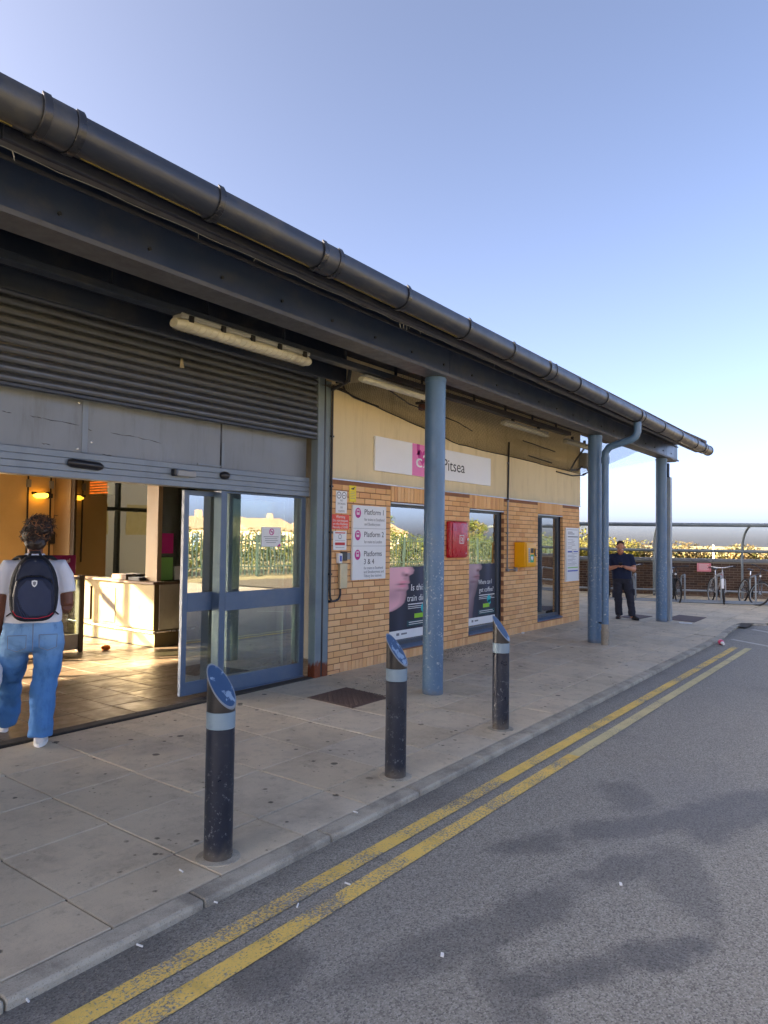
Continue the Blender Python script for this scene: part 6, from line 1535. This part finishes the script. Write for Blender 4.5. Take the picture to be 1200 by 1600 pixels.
hedge('olive and brown hedge beyond the wall right of the last post', (46, 14.0), (58, 1), .9, 1.5, 1.9, 9000, .11, 'leafolive', 5)
hedge('taller pale bush beyond the shelter at the station wall corner', (44, 21), (47, 19.5), 1.4, 2.4, 3.4, 2500, .12, 'leafsunlit', 8)
d_ = groundat(1115, 900, 0); t = thing('marker_post', 'pale thin post standing in front of the olive hedge', 'post', (d_[0]*1.08, d_[1]*1.08, -.05)); x, y = d_[0]*1.08, d_[1]*1.08
MB().tube([(x, y, -.07), (x, y, 1.55)], .05, 8).build('shaft', M['paper'], t)
for i, (x, y, h, r) in enumerate(((9, -15.5, 3.0, 1.3), (15, -16.5, 2.9, 1.2), (21, -17, 3.9, 1.6), (30, -16, 3.0, 1.4), (38, -17.5, 3.6, 1.6), (50, -17, 3.3, 1.5), (62, -18, 4.0, 1.8))):
    tree(('broad', 'small', 'tall', 'low', 'round', 'far', 'farthest')[i]+' leafy tree behind the palisade fence opposite', x, y, h, r, 'leaf', 2200, .09, 40+i)
hedge('green hedge behind the palisade fence opposite the station', (2, -13.2), (70, -13.6), .8, 1.7, 2.25, 26000, .10, 'leaf', 12)
t = thing('palisade_fence', 'dark green palisade fence along the far side of the road', 'fence', (30, -11.8, -.05))
b = MB()
for i in range(300):
    x = .0+i*.22; b.poly([(x, -11.8, 0), (x+.07, -11.8, 0), (x+.07, -11.8, 1.78), (x+.035, -11.8, 1.95), (x, -11.8, 1.78)], (0, .012, 0))
b.build('pale', M['palisade'], t, kind='stuff')
b = MB(); b.box(0, -11.77, .35, 66, -11.72, .40); b.box(0, -11.77, 1.5, 66, -11.72, 1.55); b.build('rail', M['palisade'], t)
b = MB()
for i in range(25): b.box(i*2.75-.04, -11.72, -.05, i*2.75+.04, -11.64, 1.8)
b.build('fence_post', M['palisade'], t)
# train beyond the hall
t = thing('train_carriage', 'white train carriage with windows coloured pale for sky reflection at the platform beyond the hall', 'train', (4, 20, 0))
MB().box(-1.2, 18.9, .4, 14, 21.5, 3.6).build('body', M['pinktrain'], t, bevel=.15, seg=2)
for i in range(7): MB().box(-.9+i*2.1, 18.885, 1.7, .6+i*2.1, 18.899, 2.6).build('window', M['trainsky'], t)
# street lamp just at the right edge of the view
p = Vector((0, 0, CAM_H))+(fw+r2*((1205-600)/F_PX)+u2*((800-693)/F_PX))*30
t = thing('street_lamp', 'grey street lamp head just entering the right edge of the view', 'street lamp', (p.x, p.y, -.05))
MB().tube([(p.x, p.y, -.07), (p.x, p.y, p.z-.1)], [.07, .045], 10).build('pole', M['galv'], t, smooth=True)
MB().lathe((p.x, p.y, p.z-.14), [(.05, 0), (.10, .04), (.15, .14), (.15, .20), (.05, .28)], 16).build('lantern', M['galv'], t, smooth=True)
# a terrace of pale houses beyond the trees opposite, facing the low sun
def house(label, x, y, w_, d, h, rm):
    t = thing('house', label, 'house', (x+w_/2, y, -.07), 'pale bungalows opposite the station')
    MB().box(x, y-d, -.07, x+w_, y, h).build('wall', M[rm], t)
    b = MB(); b.loft([[(x-.2, y+.3, h), (x-.2, y-d/2, h+1.7), (x-.2, y-d-.3, h)], [(x+w_+.2, y+.3, h), (x+w_+.2, y-d/2, h+1.7), (x+w_+.2, y-d-.3, h)]]); r_ = b.build('roof', M['houseroof'], t)
    MB().box(x+w_*.75, y-d/2-.4, h+1.1, x+w_*.75+.6, y-d/2+.4, h+2.4).build('chimney', M['houseroof'], r_)
    for wx in (.2, .62):
        for wz in (.9,):
            o = MB().box(x+w_*wx-.6, y+.001, wz, x+w_*wx+.6, y+.05, wz+1.2).build('window', M['white'], t); MB().box(x+w_*wx-.52, y+.051, wz+.08, x+w_*wx+.52, y+.06, wz+1.12).build('pane', M['traindark'], o)
    MB().box(x+w_*.42-.45, y+.001, 0, x+w_*.42+.45, y+.05, 2.05).build('door', M['frame'], t)
for i in range(9):
    house(('first', 'second', 'third', 'fourth', 'fifth', 'sixth', 'seventh', 'eighth', 'ninth')[i]+' pale bungalow counting along the row opposite the station', -14+i*13, -58+(i % 2)*.8, 9.6, 8, 2.6, 'housewall')
